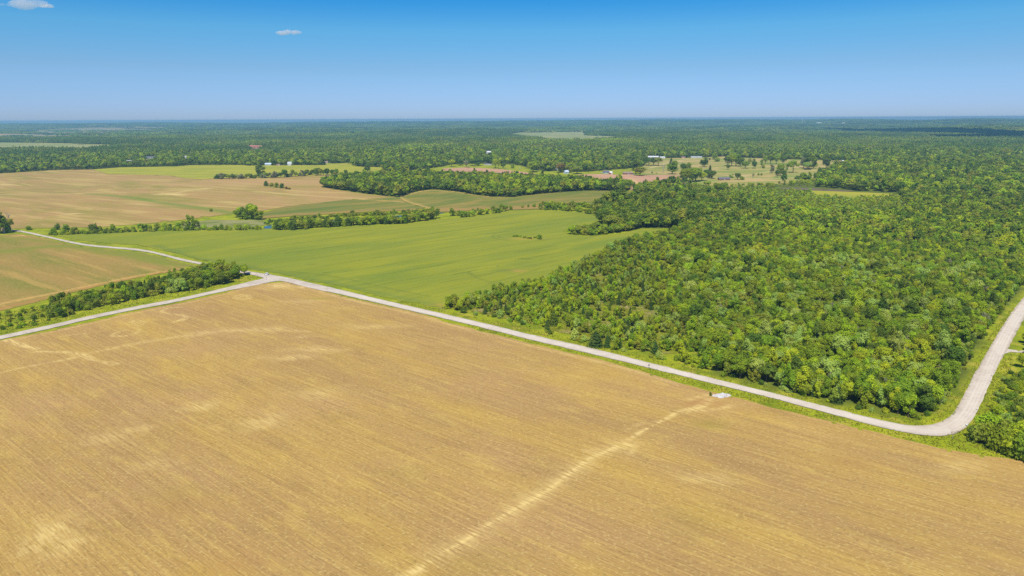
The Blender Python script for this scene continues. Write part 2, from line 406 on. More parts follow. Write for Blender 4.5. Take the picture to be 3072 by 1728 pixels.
# clearings among the far woods
FARF = {
 'valley_meadow': ([(-300, 436), (0, 428), (191, 430), (353, 436), (340, 446), (260, 452), (60, 452), (-300, 456)], M_MEAD),
 'bottomland': ([(-300, 402), (0, 395), (209, 386), (420, 378), (512, 378), (500, 389), (380, 403), (300, 412), (130, 416), (-300, 416)], M_MARSH),
 'distant_meadow': ([(1490, 407), (1560, 398), (1700, 396), (1869, 393), (1875, 398), (1770, 399), (1760, 407), (1870, 410), (1850, 417), (1760, 427), (1640, 423), (1560, 411)], M_MEAD),
 'distant_clearing': ([(1040, 401), (1240, 401), (1245, 404), (1040, 404)], M_MEAD),
 'distant_field': ([(1325, 403), (1445, 404), (1445, 409), (1330, 408)], M_MEAD),
 'distant_strip': ([(1985, 417), (2330, 418), (2330, 422), (1985, 421)], M_MARSH),
 'ridge_clearing': ([(2400, 368.5), (2550, 369), (2550, 374), (2400, 373.5)], M_MEAD),
 'distant_opening': ([(2100, 392), (2230, 391), (2240, 394), (2110, 395)], M_MEAD),
 'pale_opening': ([(2820, 383), (2930, 382), (2935, 385), (2830, 386.5)], M_MEAD),
 'high_opening': ([(690, 392), (860, 391), (870, 394), (700, 395.5)], M_MEAD),
 'wood_glade': ([(1415, 470), (1450, 469.5), (1455, 472.5), (1420, 473)], M_RIPE),
 'far_strip': ([(225, 377), (390, 377), (390, 380), (225, 380)], M_MARSH),
}
CLEAR_NEAR = [[(2425, 568), (2600, 574), (2700, 578), (2700, 588), (2560, 598), (2440, 588)], [(2330, 556), (2420, 559), (2500, 565), (2565, 571), (2565, 580), (2420, 574), (2330, 572)]]

W1 = [(155, 705), (300, 699), (480, 694), (770, 688), (919, 689), (1069, 679), (1218, 673), (1308, 659), (1398, 652), (1488, 640), (1540, 632), (1615, 629), (1719, 635), (1779, 641), (1795, 654), (1798, 668), (1785, 679), (1701, 688), (1690, 698), (1749, 710), (1839, 705), (1914, 690), (2040, 684), (2040, 695), (2035, 702), (1900, 729), (1800, 770), (1720, 814), (1620, 854), (1480, 894), (1319, 922), (1202, 903), (1000, 855), (854, 825), (738, 806), (621, 785), (505, 755), (408, 734), (311, 729), (233, 720)]
S1 = [(-250, 1078), (0, 1022), (117, 1000), (272, 967), (388, 938), (543, 909), (660, 882), (738, 860.5), (796, 850.8), (854, 847), (932, 863), (1000, 882), (1121, 911), (1242, 937), (1363, 973), (1485, 1004), (1606, 1035), (1807, 1081), (1928, 1115), (2040, 1150), (2127, 1174), (2192, 1189), (2343, 1230), (2473, 1260), (2603, 1291), (2690, 1314), (2820, 1345), (2950, 1367), (3072, 1385), (3400, 1445)]
S3 = [(-700, 712), (-100, 708), (0, 706), (50, 702), (110, 711), (217, 735), (272, 744), (349, 751), (427, 759), (485, 772), (543, 789), (600, 800), (575, 803), (536, 811), (388, 839), (233, 873), (117, 906), (0, 934), (-260, 1000), (-900, 1060)]
S2 = [(-500, 545), (0, 521), (150, 511), (278, 509), (323, 523), (508, 527), (568, 536), (604, 539.5), (637, 536), (770, 533), (890, 530), (1042, 521), (1042, 541), (973, 553), (967, 563), (1129, 586), (1200, 592), (1099, 598), (1039, 601), (949, 610), (860, 620), (770, 636), (688, 643), (568, 657), (448, 671), (299, 681), (179, 684), (75, 686), (-100, 690), (-700, 700)]
G3a = [(785, 656), (779, 647), (794, 638), (860, 620), (949, 610), (1039, 600.5), (1099, 598), (1200, 592), (1218, 608), (1278, 623), (1248, 632), (1129, 635), (979, 643), (890, 648)]
G3b = [(1200, 592), (1218, 584), (1257, 574), (1296, 569), (1368, 575), (1428, 586), (1473, 591), (1540, 592), (1600, 585), (1690, 577), (1749, 573), (1839, 573), (1944, 580), (1968, 585), (1960, 594), (1860, 604), (1794, 612), (1719, 622), (1615, 628), (1540, 631), (1488, 628), (1278, 640), (1278, 624), (1218, 608)]
W2 = [(278, 509), (360, 503), (528, 499.7), (570, 496), (716, 495.5), (748, 497.7), (973, 496), (979, 491.4), (1054, 490), (1060, 499), (1153, 503.4), (1160, 512), (1042, 521), (890, 530), (770, 533), (637, 536), (604, 539.3), (568, 536), (508, 527), (323, 523)]
S4 = [(1731, 524), (1809, 522.5), (1928, 526), (2045, 526), (2062, 554), (1930, 562), (1893, 571), (1850, 557), (1803, 567), (1749, 553)]
S5 = [(1330, 506), (1400, 502.5), (1500, 508), (1540, 513), (1600, 520), (1640, 540), (1400, 533), (1300, 528)]
P1 = [(1945, 477), (2175, 470), (2240, 474), (2366, 479), (2562, 483), (2572, 492), (2505, 502), (2450, 540), (2345, 553), (2200, 560), (2100, 555), (2060, 553), (2045, 526), (1928, 525), (1925, 505)]

ang_grid = None
pale1 = both(lines_paint([
    ([(1150, 1770), (1223, 1728), (1326, 1664), (1419, 1605), (1489, 1561), (1559, 1519), (1629, 1484), (1699, 1428), (1754, 1384), (1815, 1356), (1876, 1328), (1931, 1291), (2001, 1256), (2048, 1228), (2108, 1226), (2127, 1200)], 1.1, 1.0),
    ([(1326, 1664), (1489, 1561), (1629, 1484), (1754, 1384), (1876, 1328)], 3.6, .5),
    ([(2048, 1235), (2118, 1233), (2192, 1219)], 1.1, .8),
    ([(2127, 1200), (2095, 1215), (2060, 1240)], .9, .7), ([(2070, 1200), (2100, 1190), (2135, 1186)], 1.0, .6), ([(1990, 1262), (1930, 1270), (1880, 1290)], .9, .35), ([(1815, 1356), (1790, 1350), (1762, 1352)], 1.6, .5), ([(1880, 1330), (1905, 1345), (1890, 1362)], 1.6, .5),
    ([(-60, 1135), (0, 1119), (78, 1101), (155, 1088), (233, 1072), (311, 1051), (388, 1034), (466, 1022), (582, 1004), (660, 994), (738, 991), (854, 991), (930, 996)], 1.8, .5),
    ([(582, 1004), (660, 994), (738, 991), (820, 991)], 5, .45),
    ([(19, 1021), (58, 1035), (109, 1049)], 2.0, .9), ([(109, 1055), (155, 1056), (213, 1058), (252, 1068), (291, 1084), (350, 1092)], 1.6, .85),
    (ring(411, 969, 22, 8), .9, .6), (ring(411, 967, 12, 4), .9, .5), (ring(728, 892, 26, 7), .9, .6), (ring(730, 893, 14, 4), .9, .5),
    ([(540, 922), (505, 925), (487, 930), (489, 938), (524, 944), (551, 948), (556, 956), (520, 967)], .9, .8),
    ([(545, 945), (560, 950), (562, 957), (545, 964)], .6, .8),
    ([(411, 978), (420, 990), (408, 1002), (369, 1010), (334, 1010), (338, 1002), (373, 992)], .9, .7),
    ([(368, 954), (390, 957)], .6, .6), ([(180, 1010), (230, 1004), (262, 1000), (250, 1012)], .8, .5),
    ([(0, 1027), (117, 1005), (272, 972), (388, 943), (543, 914), (660, 887), (738, 866)], .7, .6),
    ([(860, 855), (932, 868), (1000, 888), (1121, 917), (1242, 943), (1363, 979), (1485, 1010), (1606, 1042), (1807, 1088), (1928, 1121), (2040, 1157)], 1.0, .6),
]), blobs_paint([(830, 858, 14, 9, .8), (910, 862, 9, 5, .8), (890, 905, 20, 6, .35), (150, 1600, 7, 9, .75), (206, 1640, 5, 6, .6), (320, 1316, 8, 6, .5), (403, 1290, 7, 5, .5), (604, 1220, 8, 6, .55), (785, 1269, 10, 8, .55), (465, 1393, 8, 5, .4), (878, 1073, 12, 4, .6), (950, 1050, 14, 5, .5), (960, 1180, 14, 8, .35), (1875, 1337, 6, 4, .9), (2108, 1435, 12, 5, .45), (1120, 980, 18, 5, .4), (2880, 1400, 12, 6, .4), (905, 1012, 5, 2, .5)]))
dark1 = blobs_paint([(2095, 1208, 7, 4, .9), (2150, 1215, 6, 3, .5), (700, 1690, 9, 6, .5), (520, 1510, 12, 8, .3), (2560, 1390, 8, 4, .4)])
green1 = both(blobs_paint([(2130, 1275, 9, 5, .6), (955, 897, 9, 3, .9), (1215, 1420, 10, 6, .25), (2070, 1560, 12, 8, .25), (520, 1480, 12, 8, .3), (1450, 1690, 12, 8, .25)]), lines_paint([([(738, 858), (796, 849), (845, 846)], 2.0, .6)]))
def strip_far(x, y): return np.zeros(len(x))

# the base land: one graded grid to the horizon
def axis(lo_n, hi_n, step, lo, hi, g=1.055):
    a = list(np.arange(lo_n, hi_n + .1, step)); s = step; v = a[-1]
    while v < hi: s = min(s * g, 260); v += s; a.append(v)
    s = step; v = a[0]
    while v > lo: s = min(s * g, 260); v -= s; a.insert(0, v)
    return np.array(a)
ax = axis(-500, 700, 9, -17500, 17500); ay = axis(150, 1300, 9, -400, 18500)
XX, YY = np.meshgrid(ax, ay, indexing='ij'); X_, Y_ = XX.ravel(), YY.ravel()
i0 = (np.arange(len(ax) - 1)[:, None] * len(ay) + np.arange(len(ay) - 1)[None, :]).ravel()
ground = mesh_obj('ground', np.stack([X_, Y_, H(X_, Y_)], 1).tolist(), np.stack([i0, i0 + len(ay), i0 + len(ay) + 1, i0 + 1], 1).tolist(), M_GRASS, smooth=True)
tag(ground, 'rolling green land reaching to the horizon', None, None, 'structure')
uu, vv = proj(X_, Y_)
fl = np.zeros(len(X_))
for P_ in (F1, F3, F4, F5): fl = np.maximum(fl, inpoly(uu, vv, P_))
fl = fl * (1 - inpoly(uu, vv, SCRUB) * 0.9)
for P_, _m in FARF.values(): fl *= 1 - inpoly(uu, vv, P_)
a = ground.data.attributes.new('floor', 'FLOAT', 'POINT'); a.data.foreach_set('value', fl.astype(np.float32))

_g = GP(S1); S1w = soften(_g, 5, 0.5, 1); S1w = S1w[:S1w.index(min(S1w, key=lambda p: math.dist(p, _g[-1]))) + 1] + [(420, 130), (300, 60), (0, 20), (-350, 40), (-480, 150)]
sheet('stubble_field', S1w, M_STUB, 1.5, 1.0, dict(pale=pale1, dark=dark1, green=green1), 'wide golden brown stubble field filling the foreground')
sheet('stubble_field', soften(GP(S3), 6, .5, 2), M_LEFT, 2.5, 1.0, dict(
    pale=both(lines_paint([([(-50, 925), (0, 913), (117, 889), (233, 866), (330, 845), (427, 825), (543, 809)], 2.6, 1.0)]), blobs_paint([(65, 707, 9, 6, 1.0)])),
    dark=lines_paint([([(-50, 940), (0, 926), (117, 900), (233, 871), (330, 850), (427, 830), (560, 806)], 3.0, .9)]),
    green=lines_paint([([(-60, 757), (60, 752), (150, 738), (217, 740), (300, 752), (420, 768), (520, 795)], 13, .9), ([(-100, 712), (60, 715), (160, 728)], 10, .7)])), 'brown stubble field turning green on the left, below the upper gravel road')
tram = []
for k in range(9):
    u0, v0 = 1000 + 0, 858 - k * 17
    tram.append(([(1190 - k * 55, 874 - k * 19), (1714 - k * 25, 774 - k * 18)], 1.1, .55))
sheet('cereal_field', soften(GP(W1), 8, .7, 3), M_WHEAT, 2.0, 1.0, dict(
    dark=both(lines_paint(tram + [([(700, 797), (860, 815), (1000, 828), (1120, 856), (1291, 891)], .8, .8), ([(700, 800), (860, 820), (1000, 834), (1120, 862), (1291, 899)], .5, .5),
        ([(1381, 820), (1440, 808), (1500, 803), (1490, 797)], .9, .9), ([(1405, 817), (1430, 835), (1467, 845), (1490, 850)], .8, .7), ([(1340, 828), (1410, 816)], .8, .8), ([(1464, 852), (1560, 826), (1620, 806)], .9, .6), ([(1540, 783), (1610, 790)], .9, .5),
        (ring(1535, 709, 58, 13, 100, 260), .9, .7), (ring(1545, 709, 50, 9, 100, 270), .7, .6), ([(1495, 718), (1560, 722), (1650, 718)], .9, .5),
        ([(620, 740), (760, 752), (900, 742)], .6, .4), ([(100, 712), (400, 712), (800, 704), (1200, 690)], .7, .3)]), blobs_paint([(1571, 777, 7, 4, .8), (1395, 818, 5, 3, .5), (935, 795, 5, 2, .6), (975, 818, 4, 2, .6)])),
    pale=both(blobs_paint([(1552, 813, 7, 5, .9), (1575, 716, 16, 6, .6), (1315, 917, 10, 5, .6)]), lines_paint([([(330, 733), (400, 737), (450, 745)], 2.5, .6)])),
    green=both(blobs_paint([(1510, 812, 14, 8, .8), (1560, 795, 16, 8, .6), (1290, 760, 40, 25, .35)]), lines_paint([([(470, 738), (560, 768), (640, 786), (760, 805), (900, 830), (1100, 873), (1300, 915)], 5, .9)]))), 'bright green cereal field behind the road junction')
sheet('brown_field', soften(GP(S2), 20, 1.5, 4), M_BROWN, 8, 1.0, dict(
    green=lines_paint([([(262, 583), (329, 586), (418, 596), (478, 608), (568, 620), (643, 629), (700, 641)], 7, 1.0), ([(100, 570), (200, 568), (320, 556)], 9, .45), ([(380, 678), (568, 662), (690, 648)], 6, .6)]),
    pale=both(lines_paint([([(478, 582), (530, 585), (552, 586)], 4, .9), ([(530, 579), (580, 568), (630, 566)], 6, .35), ([(770, 575), (960, 590), (1110, 597)], 4, .5), ([(0, 552), (60, 558)], 5, .6)]), blobs_paint([(515, 583, 22, 8, .9), (607, 567, 16, 9, .8), (227, 642, 10, 4, .9), (20, 584, 22, 9, .3), (690, 606, 26, 6, .35)])),
    dark=lines_paint([([(640, 545), (800, 548), (960, 545)], 60, .9), ([(800, 600), (960, 590)], 50, .7)])), 'broad brown field beyond the ditch in the left background')
sheet('hillside_crop', soften(GP(G3a), 15, 1.0, 5), M_CROP, 6, 2.0, dict(dark=lines_paint([([(790, 652), (979, 640), (1250, 629)], 12, .8), ([(800, 632), (950, 611)], 6, .6)]), pale=lines_paint([([(790, 657), (980, 645), (1250, 634)], 3, .6), ([(1000, 596), (1110, 600), (1210, 607)], 3, .7)])), 'dull green crop on the low hillside left of the pale trail')
sheet('hillside_crop', soften(GP(G3b), 15, 1.0, 6), M_CROP, 6, 2.2, dict(dark=lines_paint([([(1290, 632), (1540, 625), (1700, 618)], 22, .9), ([(1560, 605), (1900, 590)], 10, .4)]), pale=lines_paint([([(1200, 593), (1218, 605), (1263, 618.5), (1290, 628)], 3.2, .6), ([(1204, 591), (1257, 576), (1296, 571), (1368, 577), (1470, 591)], 3, .6), ([(1215, 611), (1240, 617), (1290, 627)], 4, .8)])), 'green brown crop over the rounded hill in front of the dark wood')
sheet('upper_field', soften(GP(W2), 30, 2, 7), M_RIPE, 14, 1.4, dict(dark=lines_paint([([(300, 521), (420, 520)], 5, .6), ([(560, 516), (680, 518), (780, 521)], 5, .7)])), 'yellow green field along the far tree line')
sheet('ploughed_field', soften(GP(S4), 20, 1, 8), M_PLOUGH, 10, 1.2, dict(pale=both(lines_paint([([(1893, 569), (1905, 556), (1911, 546), (1895, 536)], 5, 1.0), ([(1740, 526), (1928, 528), (2040, 528)], 3, .5)]))), 'pinkish ploughed field in front of the brick farmhouse')
sheet('ploughed_field', soften(GP(S5), 20, 1, 9), M_PLOUGH, 10, 1.2, None, 'narrow ploughed strip behind the dark wood')
sheet('pasture', soften(GP(P1), 20, 1, 10), M_PAST, 12, 1.1, dict(pale=lines_paint([([(1950, 505), (1990, 492), (2040, 480), (2100, 476)], 5, .9), ([(2210, 530), (2300, 516), (2420, 498)], 5, .7), ([(2210, 528), (2260, 536), (2345, 536), (2440, 530)], 5, .9), ([(2000, 530), (2150, 536), (2210, 530)], 4, .6)])), 'dry green and tan pasture with scattered trees')
for k, (P_, m_) in FARF.items(): sheet(k, soften(GP(P_), 80, 4, 11), m_, 40, 1.5, None, 'pale opening among the distant woods, ' + {'valley_meadow': 'green, at the far left', 'bottomland': 'tan, below the left horizon', 'distant_meadow': 'the largest, right of centre', 'distant_clearing': 'a thin line left of centre', 'distant_field': 'small, at the centre', 'distant_strip': 'a thin tan line at the right', 'ridge_clearing': 'below the water tower', 'far_strip': 'highest strip at the far left', 'distant_opening': 'small, right of the largest', 'pale_opening': 'small, at the far right', 'high_opening': 'thin, left of centre', 'wood_glade': 'tiny bright glade near the lawn'}[k])
sheet('grass_strip', GP([(2430, 572), (2600, 578), (2700, 583), (2700, 600), (2560, 606), (2440, 592)]), M_RIPE, 10, 1.2, None, 'light green mown strip between the woods beside the stream')
sheet('scrub_ground', soften(GP([(1310, 926), (1480, 888), (1620, 850), (1720, 812), (1800, 772), (1960, 780), (2000, 850), (1960, 930), (2000, 1000), (2060, 1060), (1969, 1062), (1767, 1020), (1605, 973), (1404, 930)]), 5, 1.0, 12), M_SCRUB, 3, 1.0, None, 'tawny grass between the scattered young trees')
sheet('reed_bed', soften(GP([(560, 668), (640, 660), (720, 662), (790, 660), (800, 672), (760, 684), (640, 688), (585, 688), (540, 680)]), 8, 1.0, 13), M_REED, 5, 1.0, None, 'pale reed bed left of the pond')

# water
def water_mat():
    m, t, b = new_mat('water'); b.inputs['Base Color'].default_value = (0.05, 0.06, 0.045, 1); b.inputs['Roughness'].default_value = 0.06
    b.inputs['Specular IOR Level'].default_value = 0.6
    no = N(t, 'ShaderNodeTexNoise', i_Scale=1.5, i_Detail=3.0); g = N(t, 'ShaderNodeNewGeometry'); t.links.new(g.outputs['Position'], no.inputs['Vector'])
    bu = N(t, 'ShaderNodeBump'); bu.inputs['Strength'].default_value = .15; bu.inputs['Distance'].default_value = .03
    t.links.new(no.outputs[0], bu.inputs['Height']); t.links.new(bu.outputs[0], b.inputs['Normal'])
    return m
M_WATER = water_mat()
sheet('pond', smooth_poly(GP([(788, 686), (815, 686), (845, 683), (900, 676), (1000, 665), (1240, 648), (1330, 641), (1330, 639), (1180, 648), (1000, 661), (900, 668), (830, 673), (795, 678)]), 1), M_WATER, 6, 1.3, None, 'narrow blue pond behind the row of young willows')
M_MUD = plain('muddy_water', (0.16, 0.115, 0.06), .55, 0, .15, .02)
sheet('stream', smooth_poly(GP([(2340, 563), (2420, 564.5), (2500, 569), (2560, 573.5), (2560, 577), (2420, 571), (2345, 569)]), 1), M_MUD, 8, 1.3, None, 'brown stream running along the wood at the right')

# roads: raised gravel sheets with side slopes
roadU = [(-200, 1045), (0, 1008.5), (155, 975.5), (272, 947.5), (388, 923.6), (543, 894.6), (660, 868), (738, 848), (763, 841), (784, 836), (792, 830.5), (779, 828), (763, 824), (740, 820)]
road_A = [(-250, 1064), (0, 1008.2), (117, 983), (155, 975.2), (272, 947.5), (388, 923.5), (543, 894.8), (660, 868), (738, 848), (763, 842), (784, 838)] + [(792, 834.5), (779.6, 830.7), (763, 826.5), (740, 822.8), (621, 798), (543, 783.2), (485, 766.3), (427, 754), (349, 746.6), (272, 740.6), (217, 731.5), (155, 716.5), (97, 703.5), (50, 694.4), (0, 690.5), (-150, 687), (-150, 684.5), (0, 687.5), (50, 690.3), (97, 698.5), (155, 711.5), (217, 726), (272, 735), (349, 741.5), (427, 748), (485, 760.5), (543, 776.5), (621, 791), (740, 814), (782, 820), (833, 828), (860, 833), (1000, 864.4), (1202, 912.9), (1404, 958.5), (1606, 1007.8), (1807, 1052.2), (2040, 1112.5), (2257, 1164), (2473.5, 1219.2), (2603.5, 1252.6), (2690, 1271.5), (2730, 1277.5), (2770, 1278), (2800, 1274), (2828, 1265), (2852, 1249), (2868, 1229), (2880, 1207), (2899, 1170), (2924, 1124), (2957, 1064.7), (3001, 988.6), (3041, 928.5), (3072, 890), (3130, 830), (3170, 850), (3120, 890), (3072, 956), (3053.6, 992.6), (3013.5, 1064.7), (2989, 1110), (2963, 1165), (2940, 1221), (2928, 1243), (2912, 1268), (2893, 1288), (2868, 1301), (2842, 1308), (2810, 1310), (2777, 1308), (2735, 1302), (2690, 1294.2), (2603.5, 1273.4), (2473.5, 1237.8), (2257, 1180.2), (2040, 1128.5), (1807, 1070.3), (1606, 1023.9), (1500, 997), (1455, 987), (1440, 981.5), (1404, 973.4), (1202, 926.2), (1000, 878.6), (951, 870.2), (860, 846.6), (838, 843.5), (828, 844.7), (810, 847), (787, 852.2), (763, 857.8), (660, 877), (543.5, 904.2), (388, 933.4), (272, 957.5), (155, 986.2), (117, 994), (0, 1019.5), (-250, 1076)]
rw = soften(smooth_poly(GP(road_A), 1), 3.5, .18, 21)
ctr = [(1000, 871), (1202, 919), (1404, 966), (1606, 1016), (1807, 1061), (2040, 1120.5), (2257, 1172), (2473, 1228), (2603, 1262), (2690, 1282), (2755, 1293), (2842, 1291), (2885, 1269), (2916, 1230), (2939, 1178), (2959, 1135), (2980, 1085), (3010, 1020), (3040, 965), (3072, 920), (3130, 860)]
def off_line(line, d):
    P_ = [np.array(p) for p in GP(line)]; o = []
    for i, p in enumerate(P_):
        a_ = P_[max(0, i - 1)]; b_ = P_[min(len(P_) - 1, i + 1)]; t_ = (b_ - a_) / np.hypot(*(b_ - a_)); o.append((p[0] - t_[1] * d, p[1] + t_[0] * d))
    return smooth_poly(o, 2, False)
ruts = [off_line(ctr, d) for d in (-1.9, -.5, .7, 2.0)]
def rut_paint(x, y): return np.maximum.reduce([np.exp(-(pdist(x, y, l) / .5) ** 2) for l in ruts]) * (0.75 + .25 * wob(x, y, 14))
def edge_paint(x, y): return np.exp(-(pdist(x, y, rw + rw[:1]) / .7) ** 2) * .8
sheet('gravel_road', rw, M_GRAVEL, 0.55, 1.0, dict(pale=rut_paint, dark=edge_paint), 'pale gravel road with a junction at the left and a sharp bend at the right', extra=0.09)

sheet('driveway', soften(GP([(3008, 1044), (3030, 1049), (3060, 1053), (3110, 1051), (3110, 1056.5), (3060, 1059), (3030, 1057), (3006, 1066)]), 3, .15, 41), M_GRAVEL, 1.0, 1.0, None, 'narrow gravel driveway leaving the right-hand road', extra=.05)
# ------------------------------------------------------------------ trees
M_BARK = plain('bark', (0.11, 0.085, 0.06), .9, 0, .3, 3.0, .1)
M_DEAD = plain('dead_wood', (0.33, 0.29, 0.25), .9, 0, .2, 3.0, .1)
def leaf_mat(name='foliage', trans=.28, tint=(.1, .15, .02)):
    m = bpy.data.materials.new(name); m.use_nodes = True; t = m.node_tree; t.nodes.clear()
    out = N(t, 'ShaderNodeOutputMaterial')
    oi = N(t, 'ShaderNodeObjectInfo'); at = N(t, 'ShaderNodeAttribute', attribute_name='rnd')
    # the kind's own leaf colour, shifted a little per tree, per crown and per spray
    no = N(t, 'ShaderNodeTexNoise', i_Scale=.004, i_Detail=3.0); t.links.new(oi.outputs['Location'], no.inputs['Vector'])
    mr = N(t, 'ShaderNodeMapRange'); mr.inputs[1].default_value = .3; mr.inputs[2].default_value = .7; t.links.new(no.outputs[0], mr.inputs[0])
    s1 = N(t, 'ShaderNodeMath', operation='MULTIPLY_ADD'); t.links.new(oi.outputs['Random'], s1.inputs[0]); s1.inputs[1].default_value = .26
    s2 = N(t, 'ShaderNodeMath', operation='MULTIPLY_ADD'); t.links.new(at.outputs['Fac'], s2.inputs[0]); s2.inputs[1].default_value = .55
    s3 = N(t, 'ShaderNodeMath', operation='MULTIPLY'); t.links.new(mr.outputs[0], s3.inputs[0]); s3.inputs[1].default_value = .37
    t.links.new(s3.outputs[0], s2.inputs[2]); t.links.new(s2.outputs[0], s1.inputs[2])
    vr = N(t, 'ShaderNodeMapRange'); vr.inputs[1].default_value = 0; vr.inputs[2].default_value = 1.18; vr.inputs[3].default_value = .66; vr.inputs[4].default_value = 1.45
    t.links.new(s1.outputs[0], vr.inputs[0])
    hr = N(t, 'ShaderNodeMath', operation='FRACT'); hm = N(t, 'ShaderNodeMath', operation='MULTIPLY'); t.links.new(oi.outputs['Random'], hm.inputs[0]); hm.inputs[1].default_value = 7.31; t.links.new(hm.outputs[0], hr.inputs[0])
    hh = N(t, 'ShaderNodeMapRange'); hh.inputs[3].default_value = .478; hh.inputs[4].default_value = .517; t.links.new(hr.outputs[0], hh.inputs[0])
    hs = N(t, 'ShaderNodeHueSaturation'); t.links.new(hh.outputs[0], hs.inputs['Hue']); t.links.new(vr.outputs[0], hs.inputs['Value']); hs.inputs['Color'].default_value = (*tint, 1)
    di = N(t, 'ShaderNodeBsdfDiffuse'); tr = N(t, 'ShaderNodeBsdfTranslucent'); mx = N(t, 'ShaderNodeMixShader'); mx.inputs[0].default_value = trans
    t.links.new(hs.outputs[0], di.inputs[0]); t.links.new(hs.outputs[0], tr.inputs[0]); t.links.new(di.outputs[0], mx.inputs[1]); t.links.new(tr.outputs[0], mx.inputs[2])
    t.links.new(mx.outputs[0], out.inputs['Surface'])
    return m
M_LEAF = leaf_mat()

def lobes_of(kind, rng):
    """(centre, radius xyz) ellipsoids that make up a crown"""
    L_ = []
    if kind == 'round':
        L_.append((0, 0, 6.2, 3.0, 3.0, 3.2))
        for k in range(15):
            a = rng.uniform(0, 6.28); e = rng.uniform(-.35, 1.2); r = rng.uniform(1.8, 2.9)
            L_.append((math.cos(a) * math.cos(e) * r, math.sin(a) * math.cos(e) * r, 6.1 + math.sin(e) * 2.9, *([rng.uniform(.9, 1.7)] * 2), rng.uniform(.8, 1.5)))
    elif kind == 'oval':
        for k in range(12):
            h = rng.uniform(2.6, 10.6); r = 1.9 * math.sqrt(max(.05, 1 - ((h - 6) / 5.4) ** 2)); a = rng.uniform(0, 6.28)
            L_.append((math.cos(a) * r * .8, math.sin(a) * r * .8, h, rng.uniform(1.0, 1.6), rng.uniform(1.0, 1.6), rng.uniform(1.0, 1.9)))
    elif kind == 'spread':
        for k in range(14):
            a = rng.uniform(0, 6.28); r = rng.uniform(.6, 3.6); h = 7.6 - r * .75 + rng.uniform(-1.0, .9)
            L_.append((math.cos(a) * r, math.sin(a) * r, h, rng.uniform(1.3, 2.2), rng.uniform(1.3, 2.2), rng.uniform(.7, 1.3)))
    elif kind == 'young':
        for k in range(9):
            h = rng.uniform(1.2, 6.6); r = 1.5 * math.sqrt(max(.05, 1 - ((h - 3.4) / 3.6) ** 2)); a = rng.uniform(0, 6.28)
            L_.append((math.cos(a) * r, math.sin(a) * r, h, rng.uniform(.7, 1.25), rng.uniform(.7, 1.25), rng.uniform(.8, 1.5)))
    elif kind == 'bush':
        for k in range(9):
            a = rng.uniform(0, 6.28); r = rng.uniform(0, 1.9)
            L_.append((math.cos(a) * r, math.sin(a) * r, rng.uniform(.7, 2.7) - r * .35, rng.uniform(.8, 1.4), rng.uniform(.8, 1.4), rng.uniform(.7, 1.2)))
    return L_
def crown_cards(kind, n, size, seed):
    rng = random.Random(seed); nr = np.random.RandomState(seed)
    if kind == 'cedar':
        h = nr.uniform(0, 1, n) ** 1.25; z = .5 + h * 6.6; rr = 1.75 * (1 - h) ** .75 + .12; rr *= (1 + .28 * np.sin(z * 5.2 + seed)) * nr.uniform(.62, 1.05, n)
        a = nr.uniform(0, 6.283, n); cen = np.stack([np.cos(a) * rr, np.sin(a) * rr, z], 1); nrm = np.stack([np.cos(a), np.sin(a), np.full(n, .5)], 1); crn = nr.uniform(0, 1, n)
    else:
        Ls = lobes_of(kind, rng); w = np.array([l[3] * l[4] for l in Ls]); w /= w.sum(); pick = nr.choice(len(Ls), n, p=w); LA = np.array(Ls)[pick]
        d = nr.randn(n, 3); d[:, 2] += .25; d /= np.linalg.norm(d, axis=1)[:, None]
        rad = (nr.uniform(.5, 1.05, n) + (nr.rand(n) < .2) * nr.uniform(0, .38, n))[:, None]
        cen = LA[:, :3] + d * LA[:, 3:6] * rad; nrm = d.copy(); lr = nr.uniform(0, 1, len(Ls)); crn = .5 * lr[pick] + .5 * nr.uniform(0, 1, n)
        mid = np.array(Ls)[:, :3].mean(0); nrm += .35 * (cen - mid) / 3.0
        cen[:, 2] = np.maximum(cen[:, 2], .25)
    nrm[:, 2] += .35; nrm = nrm + nr.randn(n, 3) * .6; nrm /= np.linalg.norm(nrm, axis=1)[:, None]
    t = nr.randn(n, 3); t -= (t * nrm).sum(1)[:, None] * nrm; t /= np.linalg.norm(t, axis=1)[:, None]; b = np.cross(nrm, t)
    s = size * nr.uniform(.6, 1.35, n)[:, None]; k1 = nr.uniform(.55, 1.0, n)[:, None]
    v = np.stack([cen - t * s, cen - b * s * k1 * nr.uniform(.6, 1.1, n)[:, None] - nrm * s * .15, cen + t * s * nr.uniform(.7, 1.1, n)[:, None], cen + b * s * k1 - nrm * s * .15], 1).reshape(-1, 3)
    return v, crn
def cards_mesh(name, v, crn, mat=M_LEAF):
    n = len(v) // 4; me = bpy.data.meshes.new(name)
    me.vertices.add(4 * n); me.vertices.foreach_set('co', v.astype(np.float32).ravel())
    me.loops.add(4 * n); me.loops.foreach_set('vertex_index', np.arange(4 * n, dtype=np.int32))
    me.polygons.add(n); me.polygons.foreach_set('loop_start', np.arange(0, 4 * n, 4, dtype=np.int32))
    me.update(); me.validate()
    at = me.attributes.new('rnd', 'FLOAT', 'FACE'); at.data.foreach_set('value', crn.astype(np.float32)); me.materials.append(mat)
    return me
def tube(vs_, fs_, p, q, r1, r2, n=6):
    p, q = Vector(p), Vector(q); ax_ = (q - p).normalized(); s = ax_.orthogonal().normalized(); t = ax_.cross(s); b0 = len(vs_)
    for c, r in ((p, r1), (q, r2)):
        for k in range(n):
            a_ = 6.28318 * k / n; vs_.append(tuple(c + s * math.cos(a_) * r + t * math.sin(a_) * r))
    for k in range(n): fs_.append((b0 + k, b0 + (k + 1) % n, b0 + n + (k + 1) % n, b0 + n + k))
    fs_.append(tuple(b0 + n + k for k in range(n)))
